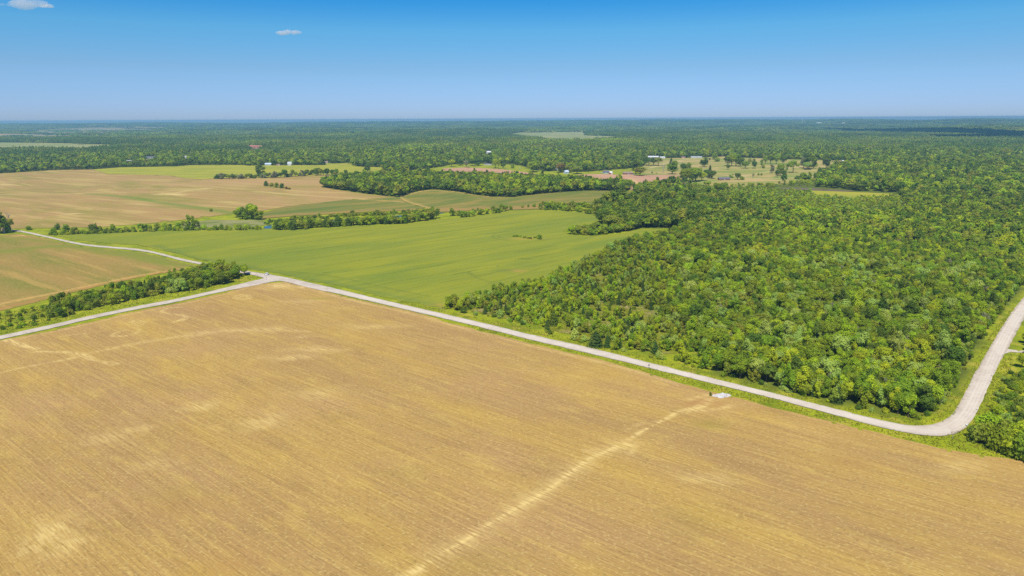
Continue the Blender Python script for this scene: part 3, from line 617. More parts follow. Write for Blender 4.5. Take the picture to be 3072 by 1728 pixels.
def trunk_mesh(name, kind, seed, mat):
    rng = random.Random(seed); v, f = [], []
    H_ = {'round': 7, 'oval': 8.5, 'spread': 6, 'young': 5, 'bush': 1.5, 'cedar': 6.3}[kind]; r = {'round': .30, 'oval': .26, 'spread': .34, 'young': .12, 'bush': .09, 'cedar': .16}[kind]
    tube(v, f, (0, 0, -.4), (rng.uniform(-.1, .1), rng.uniform(-.1, .1), H_ * .45), r, r * .7); tube(v, f, (0, 0, H_ * .44), (rng.uniform(-.3, .3), rng.uniform(-.3, .3), H_), r * .7, r * .2)
    for k in range(5 if kind != 'cedar' else 0):
        a_ = k * 1.3 + rng.uniform(0, .7); z0 = H_ * rng.uniform(.3, .65); l = H_ * .38
        tube(v, f, (0, 0, z0), (math.cos(a_) * l * .8, math.sin(a_) * l * .8, z0 + l * .75), r * .4, r * .12, 5)
    me = bpy.data.meshes.new(name); me.from_pydata(v, [], f); me.materials.append(mat); me.update(); return me
KINDS_ = {'round': 3, 'oval': 3, 'spread': 3, 'young': 3, 'bush': 3, 'cedar': 2}
NC = {'round': 2600, 'oval': 2300, 'spread': 2600, 'young': 1200, 'bush': 900, 'cedar': 1300}
SZ = {'round': .33, 'oval': .31, 'spread': .33, 'young': .27, 'bush': .24, 'cedar': .21}
HT = {'round': 9.6, 'oval': 11.2, 'spread': 8.8, 'young': 7.2, 'bush': 3.0, 'cedar': 7.1}
WD = {'round': 7.6, 'oval': 5.4, 'spread': 9.2, 'young': 4.4, 'bush': 4.8, 'cedar': 3.6}
crownM, trunkM, midM, cardsD = {}, {}, {}, {}
for kd, nv in KINDS_.items():
    for s in range(nv):
        v, c_ = crown_cards(kd, NC[kd], SZ[kd], 100 + 17 * s + len(kd)); cardsD[kd, s] = (v, c_)
        crownM[kd, s] = cards_mesh('crown', v, c_); trunkM[kd, s] = trunk_mesh('trunk', kd, 7 * s + 3, M_BARK)
        v, c_ = crown_cards(kd, NC[kd] // 7, SZ[kd] * 2.4, 100 + 17 * s + len(kd)); midM[kd, s] = cards_mesh('crown_mid', v, c_)
COL = {'dark': ((0.163, 0.244, 0.033), 'dark green'), 'mid': ((0.289, 0.396, 0.031), 'mid green'), 'fresh': ((0.447, 0.556, 0.031), 'yellow-green'),
       'olive': ((0.341, 0.388, 0.047), 'olive green'), 'pale': ((0.434, 0.549, 0.109), 'pale grey-green'), 'cedar': ((0.100, 0.173, 0.042), 'very dark green'), 'grey': ((0.352, 0.359, 0.176), 'greyish'), 'rust': ((0.352, 0.251, 0.062), 'brownish'), 'lemon': ((0.587, 0.597, 0.042), 'lemon yellow-green')}
COLN = list(COL)
LEAF = {k: leaf_mat('foliage_' + k, .5, c[0]) for k, c in COL.items()}
def set_leaf(o, cn):
    o.material_slots[0].link = 'OBJECT'; o.material_slots[0].material = LEAF[cn]
lib = bpy.data.collections.new('tree_models'); libl = []; lib_index = {}
libm = bpy.data.collections.new('tree_models_mid'); lib_mid = {}
# near models: crown plus trunk in one mesh, one per shape and leaf colour
def joined(kd, s):
    v, c_ = cardsD[kd, s]; n = len(v) // 4; tm = trunkM[kd, s]
    tv = np.array([q.co[:] for q in tm.vertices]); me = bpy.data.meshes.new('tree_model')
    fa = (np.arange(4 * n).reshape(n, 4)).tolist() + [[4 * n + i for i in p.vertices] for p in tm.polygons]
    me.from_pydata(np.vstack([v, tv]).tolist(), [], fa); me.materials.append(M_LEAF); me.materials.append(M_BARK)
    me.polygons.foreach_set('material_index', [0] * n + [1] * len(tm.polygons))
    at = me.attributes.new('rnd', 'FLOAT', 'FACE'); at.data.foreach_set('value', np.concatenate([c_, np.zeros(len(tm.polygons))]).astype(np.float32)); me.update(); return me
_A = ('dark', 'mid', 'fresh', 'olive', 'pale', 'grey', 'lemon')
ALLOW = {'round': _A, 'oval': _A, 'spread': _A, 'young': _A, 'bush': _A + ('rust',), 'cedar': ('cedar', 'dark', 'mid')}
cnt = 0
for kd, nv in KINDS_.items():
    for s in range(nv):
        jm = joined(kd, s)
        for cn in ALLOW[kd]:
            for (LB, IX, me) in ((lib, lib_index, jm), (libm, lib_mid, midM[kd, s])):
                o = bpy.data.objects.new('m%03d' % cnt, me); set_leaf(o, cn); LB.objects.link(o)
            lib_index[kd, s, cn] = cnt; lib_mid[kd, s, cn] = cnt; cnt += 1
# far models: patches of many crowns
libf = bpy.data.collections.new('canopy_models'); NPATCH = 5
def patch(seed, half, ncr, ncard, size, dens=1.0):
    nr = np.random.RandomState(seed); vs_, cs = [], []
    g = int(math.sqrt(ncr)); st = 2 * half / g
    for i in range(g):
        for j in range(g):
            x = -half + (i + nr.uniform(.1, .9)) * st; y = -half + (j + nr.uniform(.1, .9)) * st; s = nr.uniform(.75, 1.25) * st / 7.5
            kd = ['round', 'oval', 'spread'][nr.randint(3)]; v, c_ = crown_cards(kd, ncard, size, nr.randint(9999)); a_ = nr.uniform(0, 6.28)
            q = np.stack([(v[:, 0] * math.cos(a_) - v[:, 1] * math.sin(a_)) * s, (v[:, 0] * math.sin(a_) + v[:, 1] * math.cos(a_)) * s, v[:, 2] * (1.1 + .55 * nr.rand())], 1)
            q[:, 0] += x; q[:, 1] += y; vs_.append(q); cs.append(.35 * c_ + .65 * nr.rand())
    return cards_mesh('canopy', np.vstack(vs_), np.concatenate(cs))
for k in range(NPATCH):
    o = bpy.data.objects.new('f%02d' % k, patch(500 + k, 24, 25, 42, 1.5)); set_leaf(o, ('mid', 'dark', 'fresh', 'mid', 'olive')[k]); libf.objects.link(o)
for k in range(NPATCH):
    o = bpy.data.objects.new('f%02d' % (NPATCH + k), patch(600 + k, 60, 64, 20, 3.2)); set_leaf(o, ('mid', 'dark', 'mid', 'dark', 'olive')[k]); libf.objects.link(o)

# ------------------------------------------------------------------ buildings, first their sites so woods keep clear
# kind, u centre, v base, width m, depth m, wall h, roof h, wall colour, roof colour, rot, label
HOUSES = [
 ('barn', 446, 485.5, 25, 14, 4.5, 2.5, 'white', 'whiteroof', .1, 'white metal barn with a shallow white roof behind the left tree line', 'barn'),
 ('shed', 389, 485, 24, 8, 3, 1.2, 'white', 'greyroof', .05, 'long low white shed left of the white barn', 'shed'),
 ('house', 452, 475, 28, 12, 4, 2.5, 'grey', 'darkroof', .1, 'dark roofed house partly hidden behind the white barn', 'house'),
 ('house', 557, 475.5, 12, 9, 5, 3, 'cream', 'greyroof', .4, 'cream house in a small yard among the trees, right of the barn', 'house'),
 ('house', 704, 459, 20, 11, 4.5, 3.5, 'white', 'whiteroof', .2, 'white house with a bright roof below the red roofed building', 'house'),
 ('shed', 689, 456, 12, 8, 4, 2.5, 'brick', 'whiteroof', -.2, 'small reddish shed with a white roof left of the white house', 'shed'),
 ('house', 741, 457, 10, 7, 4, 3, 'brick', 'darkroof', -.3, 'little brown house among trees right of the white house', 'house'),
 ('hall', 768, 445, 72, 30, 8, 4, 'brick', 'redroof', .05, 'very long hall with a dull red roof above the left woods', 'hall'),
 ('house', 804, 496.5, 16, 10, 3.5, 3, 'bluegrey', 'blueroof', .1, 'blue-grey house with a pale roof at the edge of the yellow green field', 'house'),
 ('shed', 835, 497, 9, 6, 2.5, 1.6, 'brick', 'brownroof', .0, 'small brown shed between the blue-grey and the white house', 'shed'),
 ('house', 869, 497, 10, 9, 5, 5, 'white', 'greyroof', .0, 'white house with a steep grey roof behind the yellow green field', 'house'),
 ('house', 978, 489.5, 10, 8, 3, 2.5, 'cream', 'brownroof', .2, 'low house with a brown roof just above the notch of the yellow green field', 'house'),
 ('house', 1466, 461, 22, 12, 5, 4, 'white', 'whiteroof', .5, 'white roofed house high among the trees near the middle', 'house'),
 ('house', 1464, 495, 18, 9, 3, 2, 'white', 'darkroof', .1, 'low house under dark trees by the lawn left of centre', 'house'),
 ('house', 1699, 521, 9, 8, 4, 3.5, 'bluegrey', 'blueroof', .5, 'small pale blue-grey house left of the ploughed field', 'house'),
 ('house', 1669, 511, 6, 6, 5, 2, 'white', 'greyroof', .1, 'narrow white house beside the reddish tree', 'house'),
 ('house', 1818, 520.5, 12, 9, 3, 3, 'bluegrey', 'darkroof', .0, 'dark roofed house half hidden by a conifer beside the red shed', 'house'),
 ('shed', 1832, 522.5, 6, 6, 3.5, 2.2, 'red', 'whiteroof', .3, 'small red barn with a white roof at the edge of the ploughed field', 'shed'),
 ('house', 1884, 523.5, 20, 10, 3, 2.6, 'brick', 'brownroof', .0, 'long brick farmhouse with a brown roof behind the ploughed field', 'house'),
 ('house', 1959, 474.5, 34, 12, 4, 2.5, 'white', 'whiteroof', -.15, 'long white roofed barn at the top left of the pasture', 'barn'),
 ('shed', 1987, 475.5, 16, 9, 3.5, 2, 'white', 'whiteroof', .1, 'shorter white roofed shed right of the long white barn', 'shed'),
 ('shed', 2089, 474, 34, 9, 3.5, 1.5, 'white', 'greyroof', .0, 'long low white shed behind the middle of the pasture', 'shed'),
 ('shed', 2050, 475, 12, 7, 3, 2, 'brick', 'brownroof', .0, 'brown shed between the white sheds above the pasture', 'shed'),
 ('house', 2173, 541, 21, 11, 2.9, 2.6, 'brick', 'darkroof', .0, 'ranch house with dark grey roof and brick walls at the bottom of the pasture', 'house'),
 ('shed', 2529, 485, 5, 4, 2.6, 1.2, 'white', 'whiteroof', .0, 'tiny white shed at the right end of the pasture', 'shed'),
 ('hall', 2457, 369.5, 70, 40, 9, 4, 'white', 'whiteroof', .0, 'far white factory hall below the right horizon', 'hall'),
 ('hall', 2530, 371, 40, 30, 9, 3, 'white', 'whiteroof', .0, 'smaller far white hall right of the long factory hall', 'hall'),
 ('hall', 2541, 371.6, 60, 30, 7, 3, 'brick', 'redroof', .0, 'far reddish hall at the right end of the ridge clearing', 'hall'),
]
SITES = [(*G(h[1], h[2]), max(h[3], h[4]) * .62 + 3, h) for h in HOUSES]
SITES_NEAR = [(*G(2112, 722), 3.0, None)]

# ------------------------------------------------------------------ scatter the woods
rs = np.random.RandomState(5)
def jgrid(x0, x1, y0, y1, s, jit=.42):
    gx = np.arange(x0, x1, s); gy = np.arange(y0, y1, s * .87)
    A, B = np.meshgrid(gx, gy, indexing='ij'); A = A + (np.arange(B.shape[1])[None, :] % 2) * s * .5
    A = A.ravel() + rs.uniform(-jit, jit, A.size) * s; B = B.ravel() + rs.uniform(-jit, jit, B.size) * s
    return A, B
def forest_mask(x, y, polys):
    u, v = proj(x, y); m = np.zeros(len(x), bool)
    for P_ in polys: m |= inpoly(u, v, P_)
    for nm_, (P_, _m) in FARF.items():
        q_ = inpoly(u, v, P_)
        if nm_ == 'bottomland': q_ &= (np.sin(y / 105 + .8 * np.sin(x / 700)) + .7 * np.sin(x / 260 + y / 190) + .4 * np.sin(x / 77) > -1.15)
        m &= ~q_
    for P_ in CLEAR_NEAR: m &= ~inpoly(u, v, P_)
    d = np.hypot(x, y)
    for sx, sy, r_, h in SITES:
        dd = np.hypot(x - sx, y - sy); m &= dd > r_
        # yards on the near side of the house stay open so that it can be seen
        dx, dy = sx / math.hypot(sx, sy), sy / math.hypot(sx, sy); al = (sx - x) * dx + (sy - y) * dy; pe = np.abs((x - sx) * dy - (y - sy) * dx)
        m &= ~((al > 0) & (al < 17 / (CAMZ / math.hypot(sx, sy))) & (pe < h[3] * .55))
    for sx, sy, r_, h in SITES_NEAR:
        m &= ~((np.abs(x - sx) < 2.4 + r_ * .3) & (y > sy - 26) & (y < sy + 4))
    m &= (u > -260) & (u < 3350)
    return m, u, v
def vnoise(x, y, s, seed):
    return np.sin(x / s + seed) * np.cos(y / s * 1.1 + seed * 2.3) + .6 * np.sin((x + y) / s * 1.7 + seed) * np.cos((x - y) / s * 1.9)
def zone3(x, y):
    n = float(vnoise(x, y, 260, 3.1)) + .8 * float(vnoise(x, y, 900, 1.2)) + rs.uniform(-.7, .7)
    return n
near = []     # (x, y, kind, variant, colour, scale, rot)
def pickcol(x, y, zone):
    n1 = vnoise(x, y, 45, 1.0) + rs.uniform(-1.0, 1.0); n2 = rs.rand()
    if zone == 'scrub': opts = ['fresh', 'mid', 'olive', 'mid', 'fresh', 'pale', 'olive']
    elif zone == 'far': opts = ['dark', 'mid', 'dark', 'mid', 'dark', 'olive', 'fresh'] if n1 > -1.3 else ['dark']
    elif zone == 'tall': opts = ['mid', 'dark', 'mid', 'fresh', 'dark', 'olive']
    else: opts = ['fresh', 'mid', 'mid', 'olive', 'fresh', 'dark', 'pale']
    if zone == 'wood' and n1 < -1.15: return 'pale' if n2 < .55 else 'olive'
    if n1 > 1.1 and zone != 'far': return 'fresh' if n2 < .7 else 'mid'
    return opts[int(n2 * len(opts)) % len(opts)]
# 1. the young wood and the wood beyond the right-hand road, to 700 m
x, y = jgrid(-60, 760, 180, 1000, 4.1, .5)
m, u, v = forest_mask(x, y, [F1, F2, F3]); x, y, u, v = x[m], y[m], u[m], v[m]
isS = inpoly(u, v, SCRUB); dW = pdist(x, y, GP([(1325, 924), (1480, 892), (1620, 852), (1720, 812), (1800, 768)]))
for i in range(len(x)):
    d = math.hypot(x[i], y[i]); nz = float(vnoise(x[i], y[i], 17, .7))
    if isS[i]:
        open_ = nz + 0.5 * float(vnoise(x[i], y[i], 7, 2.2)) + (0.5 if v[i] > 930 + (u[i] - 1400) * .16 else 0)
        if dW[i] > 16 and open_ > .3 and rs.rand() < .78: continue
        r_ = rs.rand()
        if dW[i] <= 13: near.append((x[i], y[i], 'young', rs.randint(3), pickcol(x[i], y[i], 'scrub'), rs.uniform(.85, 1.2), rs.uniform(0, 6.28))); continue
        if r_ < .17: near.append((x[i], y[i], 'cedar', rs.randint(2), 'cedar' if rs.rand() < .6 else 'dark', rs.uniform(.55, 1.05), rs.uniform(0, 6.28)))
        elif r_ < .45: near.append((x[i], y[i], 'bush', rs.randint(3), pickcol(x[i], y[i], 'scrub'), rs.uniform(.6, 1.3), rs.uniform(0, 6.28)))
        else: near.append((x[i], y[i], 'young', rs.randint(3), pickcol(x[i], y[i], 'scrub'), rs.uniform(.65, 1.1), rs.uniform(0, 6.28)))
    else:
        r_ = rs.rand(); tall = d > 620 or (u[i] > 3040)
        c_ = pickcol(x[i], y[i], 'tall' if tall else 'wood')
        if inpoly(np.array([u[i]]), np.array([v[i]]), [(2230, 770), (2330, 750), (2350, 790), (2260, 810)])[0] and rs.rand() < .75: c_ = 'lemon' if rs.rand() < .6 else 'fresh'
        if r_ < .05 and not tall: near.append((x[i], y[i], 'cedar', rs.randint(2), 'cedar', rs.uniform(.8, 1.2), rs.uniform(0, 6.28)))
        if rs.rand() < .12 and not tall: near.append((x[i], y[i], ['round', 'spread', 'oval'][rs.randint(3)], rs.randint(3), ['pale', 'mid', 'fresh', 'dark', 'mid'][rs.randint(5)], rs.uniform(.95, 1.3), rs.uniform(0, 6.28)))
        elif r_ < .36: near.append((x[i], y[i], 'young', rs.randint(3), c_, rs.uniform(.7, 1.3), rs.uniform(0, 6.28)))
        elif r_ < .62: near.append((x[i], y[i], 'oval', rs.randint(3), c_, rs.uniform(.6, .95), rs.uniform(0, 6.28)))
        elif r_ < .9: near.append((x[i], y[i], 'round', rs.randint(3), c_ , rs.uniform(.55, 1.0), rs.uniform(0, 6.28)))
        elif r_ < .94: near.append((x[i], y[i], 'young', rs.randint(3), 'grey', rs.uniform(.7, 1.1), rs.uniform(0, 6.28)))
        else: near.append((x[i], y[i], 'spread', rs.randint(3), c_ if c_ != 'pale' else 'mid', rs.uniform(.6, .95), rs.uniform(0, 6.28)))
# ragged margin bushes along the road side and the cereal
for seg, n in (([(1404, 943), (1505, 958), (1606, 987), (1767, 1035), (1888, 1063), (2040, 1088), (2170, 1130), (2322, 1165), (2408, 1190), (2517, 1216), (2647, 1241), (2745, 1258), (2795, 1250), (2828, 1218), (2884, 1162), (2913, 1062), (2969, 986), (3041, 896)], 90),):
    g = GP(seg); ls = [math.dist(g[i], g[i + 1]) for i in range(len(g) - 1)]; T = sum(ls)
    for k in range(n):
        t = rs.uniform(0, T); i = 0
        while t > ls[i]: t -= ls[i]; i += 1
        q = t / ls[i]; near.append((g[i][0] + (g[i + 1][0] - g[i][0]) * q + rs.uniform(-1.2, 1.2), g[i][1] + (g[i + 1][1] - g[i][1]) * q + rs.uniform(0, 2.5), 'bush', rs.randint(3), ['mid', 'fresh', 'olive', 'dark', 'pale'][rs.randint(5)], rs.uniform(.35, .85), rs.uniform(0, 6.28)))
near = [n for n in near if math.hypot(n[0], n[1]) < 760]
_nx = np.array([n[0] for n in near]); _ny = np.array([n[1] for n in near]); _dr = pdist(_nx, _ny, rw + rw[:1])
near = [n for n, d_ in zip(near, _dr) if d_ > 3.2 + WD[n[2]] * n[5] * .5]
_mk = inpoly(*proj([n[0] for n in near], [n[1] for n in near]), F2)
near = [n for n, q_ in zip(near, _mk) if not q_]
for k in range(420):
    u_, v_ = rs.uniform(2940, 3120), rs.uniform(1030, 1385)
    if not inpoly(np.array([u_]), np.array([v_]), F2)[0] or rs.rand() < .25 or (1036 < v_ < 1102 and u_ < 3085): continue
    gx_, gy_ = G(u_, v_); low = v_ > 1110
    near.append((gx_, gy_, 'bush' if (low or rs.rand() < .4) else 'round', rs.randint(3), ['mid', 'fresh', 'mid', 'olive', 'dark', 'pale'][rs.randint(6)], rs.uniform(.5, 1.05) if low else rs.uniform(.5, .8), rs.uniform(0, 6.28)))
# which of them show largest in the photograph: those become single trees
def place_uv(n):
    h = HT[n[2]] * n[5]; u1, v1 = proj(n[0], n[1], float(H(n[0], n[1])) + h * .6); return float(u1), float(v1)
sizes = []
for i, n in enumerate(near):
    d = math.hypot(n[0], n[1], CAMZ); uc, vc = place_uv(n)
    ok = -5 < uc < 3077 and vc < 1735
    area = HT[n[2]] * WD[n[2]] * n[5] ** 2 / d ** 2 if ok else 0
    sizes.append((area, i, uc, vc))
sizes.sort(reverse=True)
single = sizes[:300]; single_idx = {s[1] for s in single}

# 2. middle woods 700 m to 2.6 km
mid = []
LOWZ = [[(2330, 572), (2440, 588), (2700, 588), (2740, 640), (2600, 655), (2400, 640), (2300, 610)], [(2045, 556), (2200, 560), (2345, 554), (2450, 545), (2450, 590), (2200, 600), (2060, 590)]]
TALLW = [(1785, 640), (1800, 668), (1839, 700), (1914, 686), (2033, 684), (2160, 690), (2250, 640), (2150, 600), (1960, 594), (1860, 608)]
def add_mid(x, y, tallk, sc0):
    U_, V_ = proj(x, y)
    lowm = inpoly(U_, V_, LOWZ[0]) | inpoly(U_, V_, LOWZ[1]); talm = inpoly(U_, V_, TALLW)
    for i in range(len(x)):
        sc = sc0 * (.5 if lowm[i] else (1.3 if talm[i] else 1.0))
        r_ = rs.rand(); c_ = pickcol(x[i], y[i], 'tall' if math.hypot(x[i], y[i]) < 1150 else 'far')
        if talm[i]: c_ = ['dark', 'dark', 'mid', 'dark', 'olive'][rs.randint(5)]
        if lowm[i]: c_ = ['fresh', 'mid', 'olive', 'pale', 'fresh'][rs.randint(5)]
        kd = 'round' if r_ < .45 else ('oval' if r_ < .65 else 'spread')
        if kd == 'spread' and c_ == 'pale': c_ = 'mid'
        mid.append((x[i], y[i], kd, rs.randint(3), c_, sc * rs.uniform(.8, 1.25), rs.uniform(0, 6.28)))
x, y = jgrid(-100, 1250, 420, 1250, 7.0); m, u, v = forest_mask(x, y, [F1, F3]); m &= np.hypot(x, y) >= 745; m &= np.hypot(x, y) < 1250; add_mid(x[m], y[m], 0, 1.0)
x, y = jgrid(-500, 700, 1000, 1800, 8.5); m, u, v = forest_mask(x, y, [F4]); add_mid(x[m], y[m], 0, 1.45)
x, y = jgrid(-2200, 2300, 900, 2700, 11.5); d = np.hypot(x, y); m0 = (d < 2650) & (np.abs(x) < y * .95); x, y, d = x[m0], y[m0], d[m0]
m, u, v = forest_mask(x, y, [F3, F5]); m &= ~((d < 1250) & (u > 1880) & (v > 490)); add_mid(x[m], y[m], 0, 1.5)

def low_front():
    """lower growth on the near side of the far houses, as gardens have"""
    for sx, sy, r_, h in SITES:
        D = math.hypot(sx, sy); tn = CAMZ / D; dx, dy = sx / D, sy / D; Lm = 17 / tn
        for al in np.arange(r_ * .9, Lm, 8.0):
            for pe in np.arange(-h[3] * .55, h[3] * .55 + .1, 8.0):
                x_ = sx - dx * al + dy * pe + rs.uniform(-3, 3); y_ = sy - dy * al - dx * pe + rs.uniform(-3, 3); hm = (al - r_) * tn * rs.uniform(.55, .95)
                u_, v_ = proj(x_, y_)
                if hm < 2.5 or not any(inpoly(np.array([u_]), np.array([v_]), P_)[0] for P_ in (F3, F5)): continue
                kd = 'round' if hm > 5 else 'bush'; mid.append((x_, y_, kd, rs.randint(3), ['mid', 'dark', 'mid', 'olive'][rs.randint(4)], hm / HT[kd], rs.uniform(0, 6.28)))
low_front()
def gn_scatter(name, pts, lib_, ind, label, cat_kind='stuff'):
    n = len(pts); P_ = np.array([(p[0], p[1]) for p in pts]); z = H(P_[:, 0], P_[:, 1]) - .1
    me = bpy.data.meshes.new(name); me.vertices.add(n); me.vertices.foreach_set('co', np.stack([P_[:, 0], P_[:, 1], z], 1).astype(np.float32).ravel()); me.update()
    for an, ty, vals in (('idx', 'INT', [ind(p) for p in pts]), ('rot', 'FLOAT', [p[6] for p in pts]), ('scl', 'FLOAT', [p[5] for p in pts]), ('sz', 'FLOAT', [p[5] * (.82 + .4 * ((p[6] * 7.3) % 1)) for p in pts])):
        at = me.attributes.new(an, ty, 'POINT'); at.data.foreach_set('value', np.array(vals, dtype=np.int32 if ty == 'INT' else np.float32))
    o = bpy.data.objects.new(name, me); C.objects.link(o)
    g = bpy.data.node_groups.new(name + '_nodes', 'GeometryNodeTree')
    g.interface.new_socket('Geometry', in_out='INPUT', socket_type='NodeSocketGeometry'); g.interface.new_socket('Geometry', in_out='OUTPUT', socket_type='NodeSocketGeometry')
    gi = g.nodes.new('NodeGroupInput'); go = g.nodes.new('NodeGroupOutput'); ip = g.nodes.new('GeometryNodeInstanceOnPoints')
    ci = g.nodes.new('GeometryNodeCollectionInfo'); ci.inputs['Collection'].default_value = lib_; ci.inputs['Separate Children'].default_value = True; ci.inputs['Reset Children'].default_value = True
    def na(nm, ty):
        q = g.nodes.new('GeometryNodeInputNamedAttribute'); q.data_type = ty; q.inputs['Name'].default_value = nm; return q.outputs['Attribute']
    cr = g.nodes.new('ShaderNodeCombineXYZ'); cs = g.nodes.new('ShaderNodeCombineXYZ')
    g.links.new(na('rot', 'FLOAT'), cr.inputs['Z']); s_ = na('scl', 'FLOAT')
    for k in 'XY': g.links.new(s_, cs.inputs[k])
    g.links.new(na('sz', 'FLOAT'), cs.inputs['Z'])
    g.links.new(gi.outputs[0], ip.inputs['Points']); g.links.new(ci.outputs[0], ip.inputs['Instance']); ip.inputs['Pick Instance'].default_value = True
    g.links.new(na('idx', 'INT'), ip.inputs['Instance Index']); g.links.new(cr.outputs[0], ip.inputs['Rotation']); g.links.new(cs.outputs[0], ip.inputs['Scale'])
    g.links.new(ip.outputs[0], go.inputs[0])
    md = o.modifiers.new('scatter', 'NODES'); md.node_group = g
    tag(o, label, None, None, cat_kind); return o
rest = [n for i, n in enumerate(near) if i not in single_idx]
gn_scatter('woodland', rest, lib, lambda p: lib_index[p[2], int(p[3]), p[4]], 'dense young green woodland between the cereal field and the gravel road')
gn_scatter('middle_woods', mid, libm, lambda p: lib_mid[p[2], int(p[3]), p[4]], 'leafy woods in the middle distance around fields and farmhouses')
far = []
x, y = jgrid(-5600, 5600, 2200, 6100, 40, .3); d = np.hypot(x, y); k_ = (d >= 2620) & (d < 6000) & (np.abs(x) < y * .92); x, y = x[k_], y[k_]
m, u, v = forest_mask(x, y, [F5]); x, y = x[m], y[m]
for i in range(len(x)): far.append((x[i], y[i], 0, 0, (1 if zone3(x[i], y[i]) < -.2 else (2 if zone3(x[i], y[i]) > 1.6 else [0, 3, 1, 4][rs.randint(4)])), rs.uniform(.9, 1.15), rs.uniform(0, 6.28)))
x, y = jgrid(-13800, 13800, 5000, 17200, 100, .3); d = np.hypot(x, y); k_ = (d >= 5960) & (d < 17000) & (np.abs(x) < y * .92); x, y = x[k_], y[k_]
m, u, v = forest_mask(x, y, [F5]); x, y = x[m], y[m]
for i in range(len(x)): far.append((x[i], y[i], 0, 0, NPATCH + (1 if zone3(x[i], y[i]) < -.3 else [0, 2, 4, 3][rs.randint(4)]), rs.uniform(.95, 1.2), rs.uniform(0, 6.28)))
gn_scatter('distant_forest', far, libf, lambda p: p[4], 'distant blue green forest filling the land up to the horizon')

# single trees -----------------------------------------------------------
SHAPE_W = {'round': 'round-crowned tree', 'oval': 'tall oval-crowned tree', 'spread': 'broad spreading tree', 'young': 'slender tree', 'bush': 'low bush', 'cedar': 'conical cedar'}
NAME = {'round': 'broadleaf_tree', 'oval': 'broadleaf_tree', 'spread': 'broadleaf_tree', 'young': 'young_tree', 'bush': 'bush', 'cedar': 'cedar_tree'}
CAT = {'round': 'tree', 'oval': 'tree', 'spread': 'tree', 'young': 'tree', 'bush': 'bush', 'cedar': 'cedar'}
used_labels = {}
n_single = [0]
GN_ = {'trees on the near bank of the pond': 'willow_tree', 'hedge below the yellow green field': 'hedgerow_tree', 'hedgerow right of the pond': 'hedgerow_tree', 'upper tongue of trees in the cereal field': 'sapling', 'lower tongue of trees in the cereal field': 'sapling', 'trees scattered over the pasture': 'pasture_tree', 'trees by the lawns in the middle background': 'lawn_tree', 'scrub strip along the left gravel road': 'scrub_tree'}
def tree(x, y, kd, s, cn, sc, rot, label, group, name=None, zs=1.0, cat=None):
    k = used_labels.get(label, 0) + 1; used_labels[label] = k
    o = empty(name or (GN_.get(group) if kd in ('round', 'oval', 'spread', 'young') and GN_.get(group) else NAME[kd]), (x, y, float(H(x, y)) - .05), rot, (sc, sc, sc * zs)); o['label'] = label; o['category'] = cat or CAT[kd]; o['group'] = group
    for nm, me in (('crown', crownM[kd, s]), ('trunk' if kd != 'bush' else 'stem', trunkM[kd, s])):
        c = bpy.data.objects.new(nm, me); C.objects.link(c); c.parent = o
        if nm == 'crown': set_leaf(c, cn)
    return o
PEND = []
def pct(u, v): PEND.append((float(u), float(v))); return '@@%d' % (len(PEND) - 1)
ORD1 = ['', 'first', 'second', 'third', 'fourth', 'fifth', 'sixth', 'seventh', 'eighth', 'ninth', 'tenth', 'eleventh', 'twelfth', 'thirteenth', 'fourteenth', 'fifteenth', 'sixteenth', 'seventeenth', 'eighteenth', 'nineteenth']
def ordinal(k):
    if k < 20: return ORD1[k]
    t = {2: 'twent', 3: 'thirt', 4: 'fort', 5: 'fift', 6: 'sixt'}[k // 10]
    return t + 'ieth' if k % 10 == 0 else t + 'y-' + ORD1[k % 10]
def finish_labels():
    by = {}
    for o in bpy.data.objects:
        l = o.get('label')
        if l and '@@' in l:
            base, i = l.split('@@'); by.setdefault(base.rstrip(' ,'), []).append((PEND[int(i)][0], o))
    for base, v in by.items():
        v.sort(key=lambda q: q[0])
        for k, (u_, o) in enumerate(v): o['label'] = base if len(v) == 1 else base + ', ' + ordinal(k + 1) + ' from left'
    for o in bpy.data.objects:
        l = o.get('label')
        if l and len(l.split()) > 16: print('LONG', len(l.split()), l)
def where(u, v, n):
    if u > 2900 and v > 1000 and inpoly(np.array([proj(n[0], n[1])[0]]), np.array([proj(n[0], n[1])[1]]), F2)[0]: return 'beyond the road at the right edge'
    if inpoly(np.array([u]), np.array([v + 15]), SCRUB)[0]: return 'in the scrubby corner of the wood'
    best = min((('above the white rubble', 2165, 1100), ('above the diamond sign', 1947, 1040), ('by the road bend', 2740, 1200), ('beside the right-hand road', 2950, 950), ('in the middle of the wood', 2450, 950), ('deep in the wood', 2400, 800), ('in the right part of the wood', 2750, 1000), ('near the lone hut', 2120, 740)), key=lambda q: math.hypot(u - q[1], v - q[2]))
    return best[0]
for a_, i, u, v in single:
    n = near[i]
    lab = '%s %s %s %s' % (COL[n[4]][1], SHAPE_W[n[2]], where(u, v, n), pct(u, v))
    tree(n[0], n[1], n[2], int(n[3]), n[4], n[5], n[6], lab, 'trees of the young wood', zs=.82 + .4 * ((n[6] * 7.3) % 1))

def place(u, vb, vt, w, kd, cn, lab, grp, seed=0, name=None):
    """a tree whose foot shows at (u, vb), its top at vt, w pixels wide"""
    x, y = G(u, vb); d = math.hypot(x, y, CAMZ); hpx = (vb - vt) * d / F / math.cos(math.atan(CAMZ / math.hypot(x, y))) ; wm = w * d / F
    s = seed % KINDS_[kd]; sc = wm / WD[kd]; zs = max(.5, min(2.2, (hpx / HT[kd]) / sc))
    return tree(x, y, kd, s, cn, sc, seed * 1.7, lab, grp, name, zs)
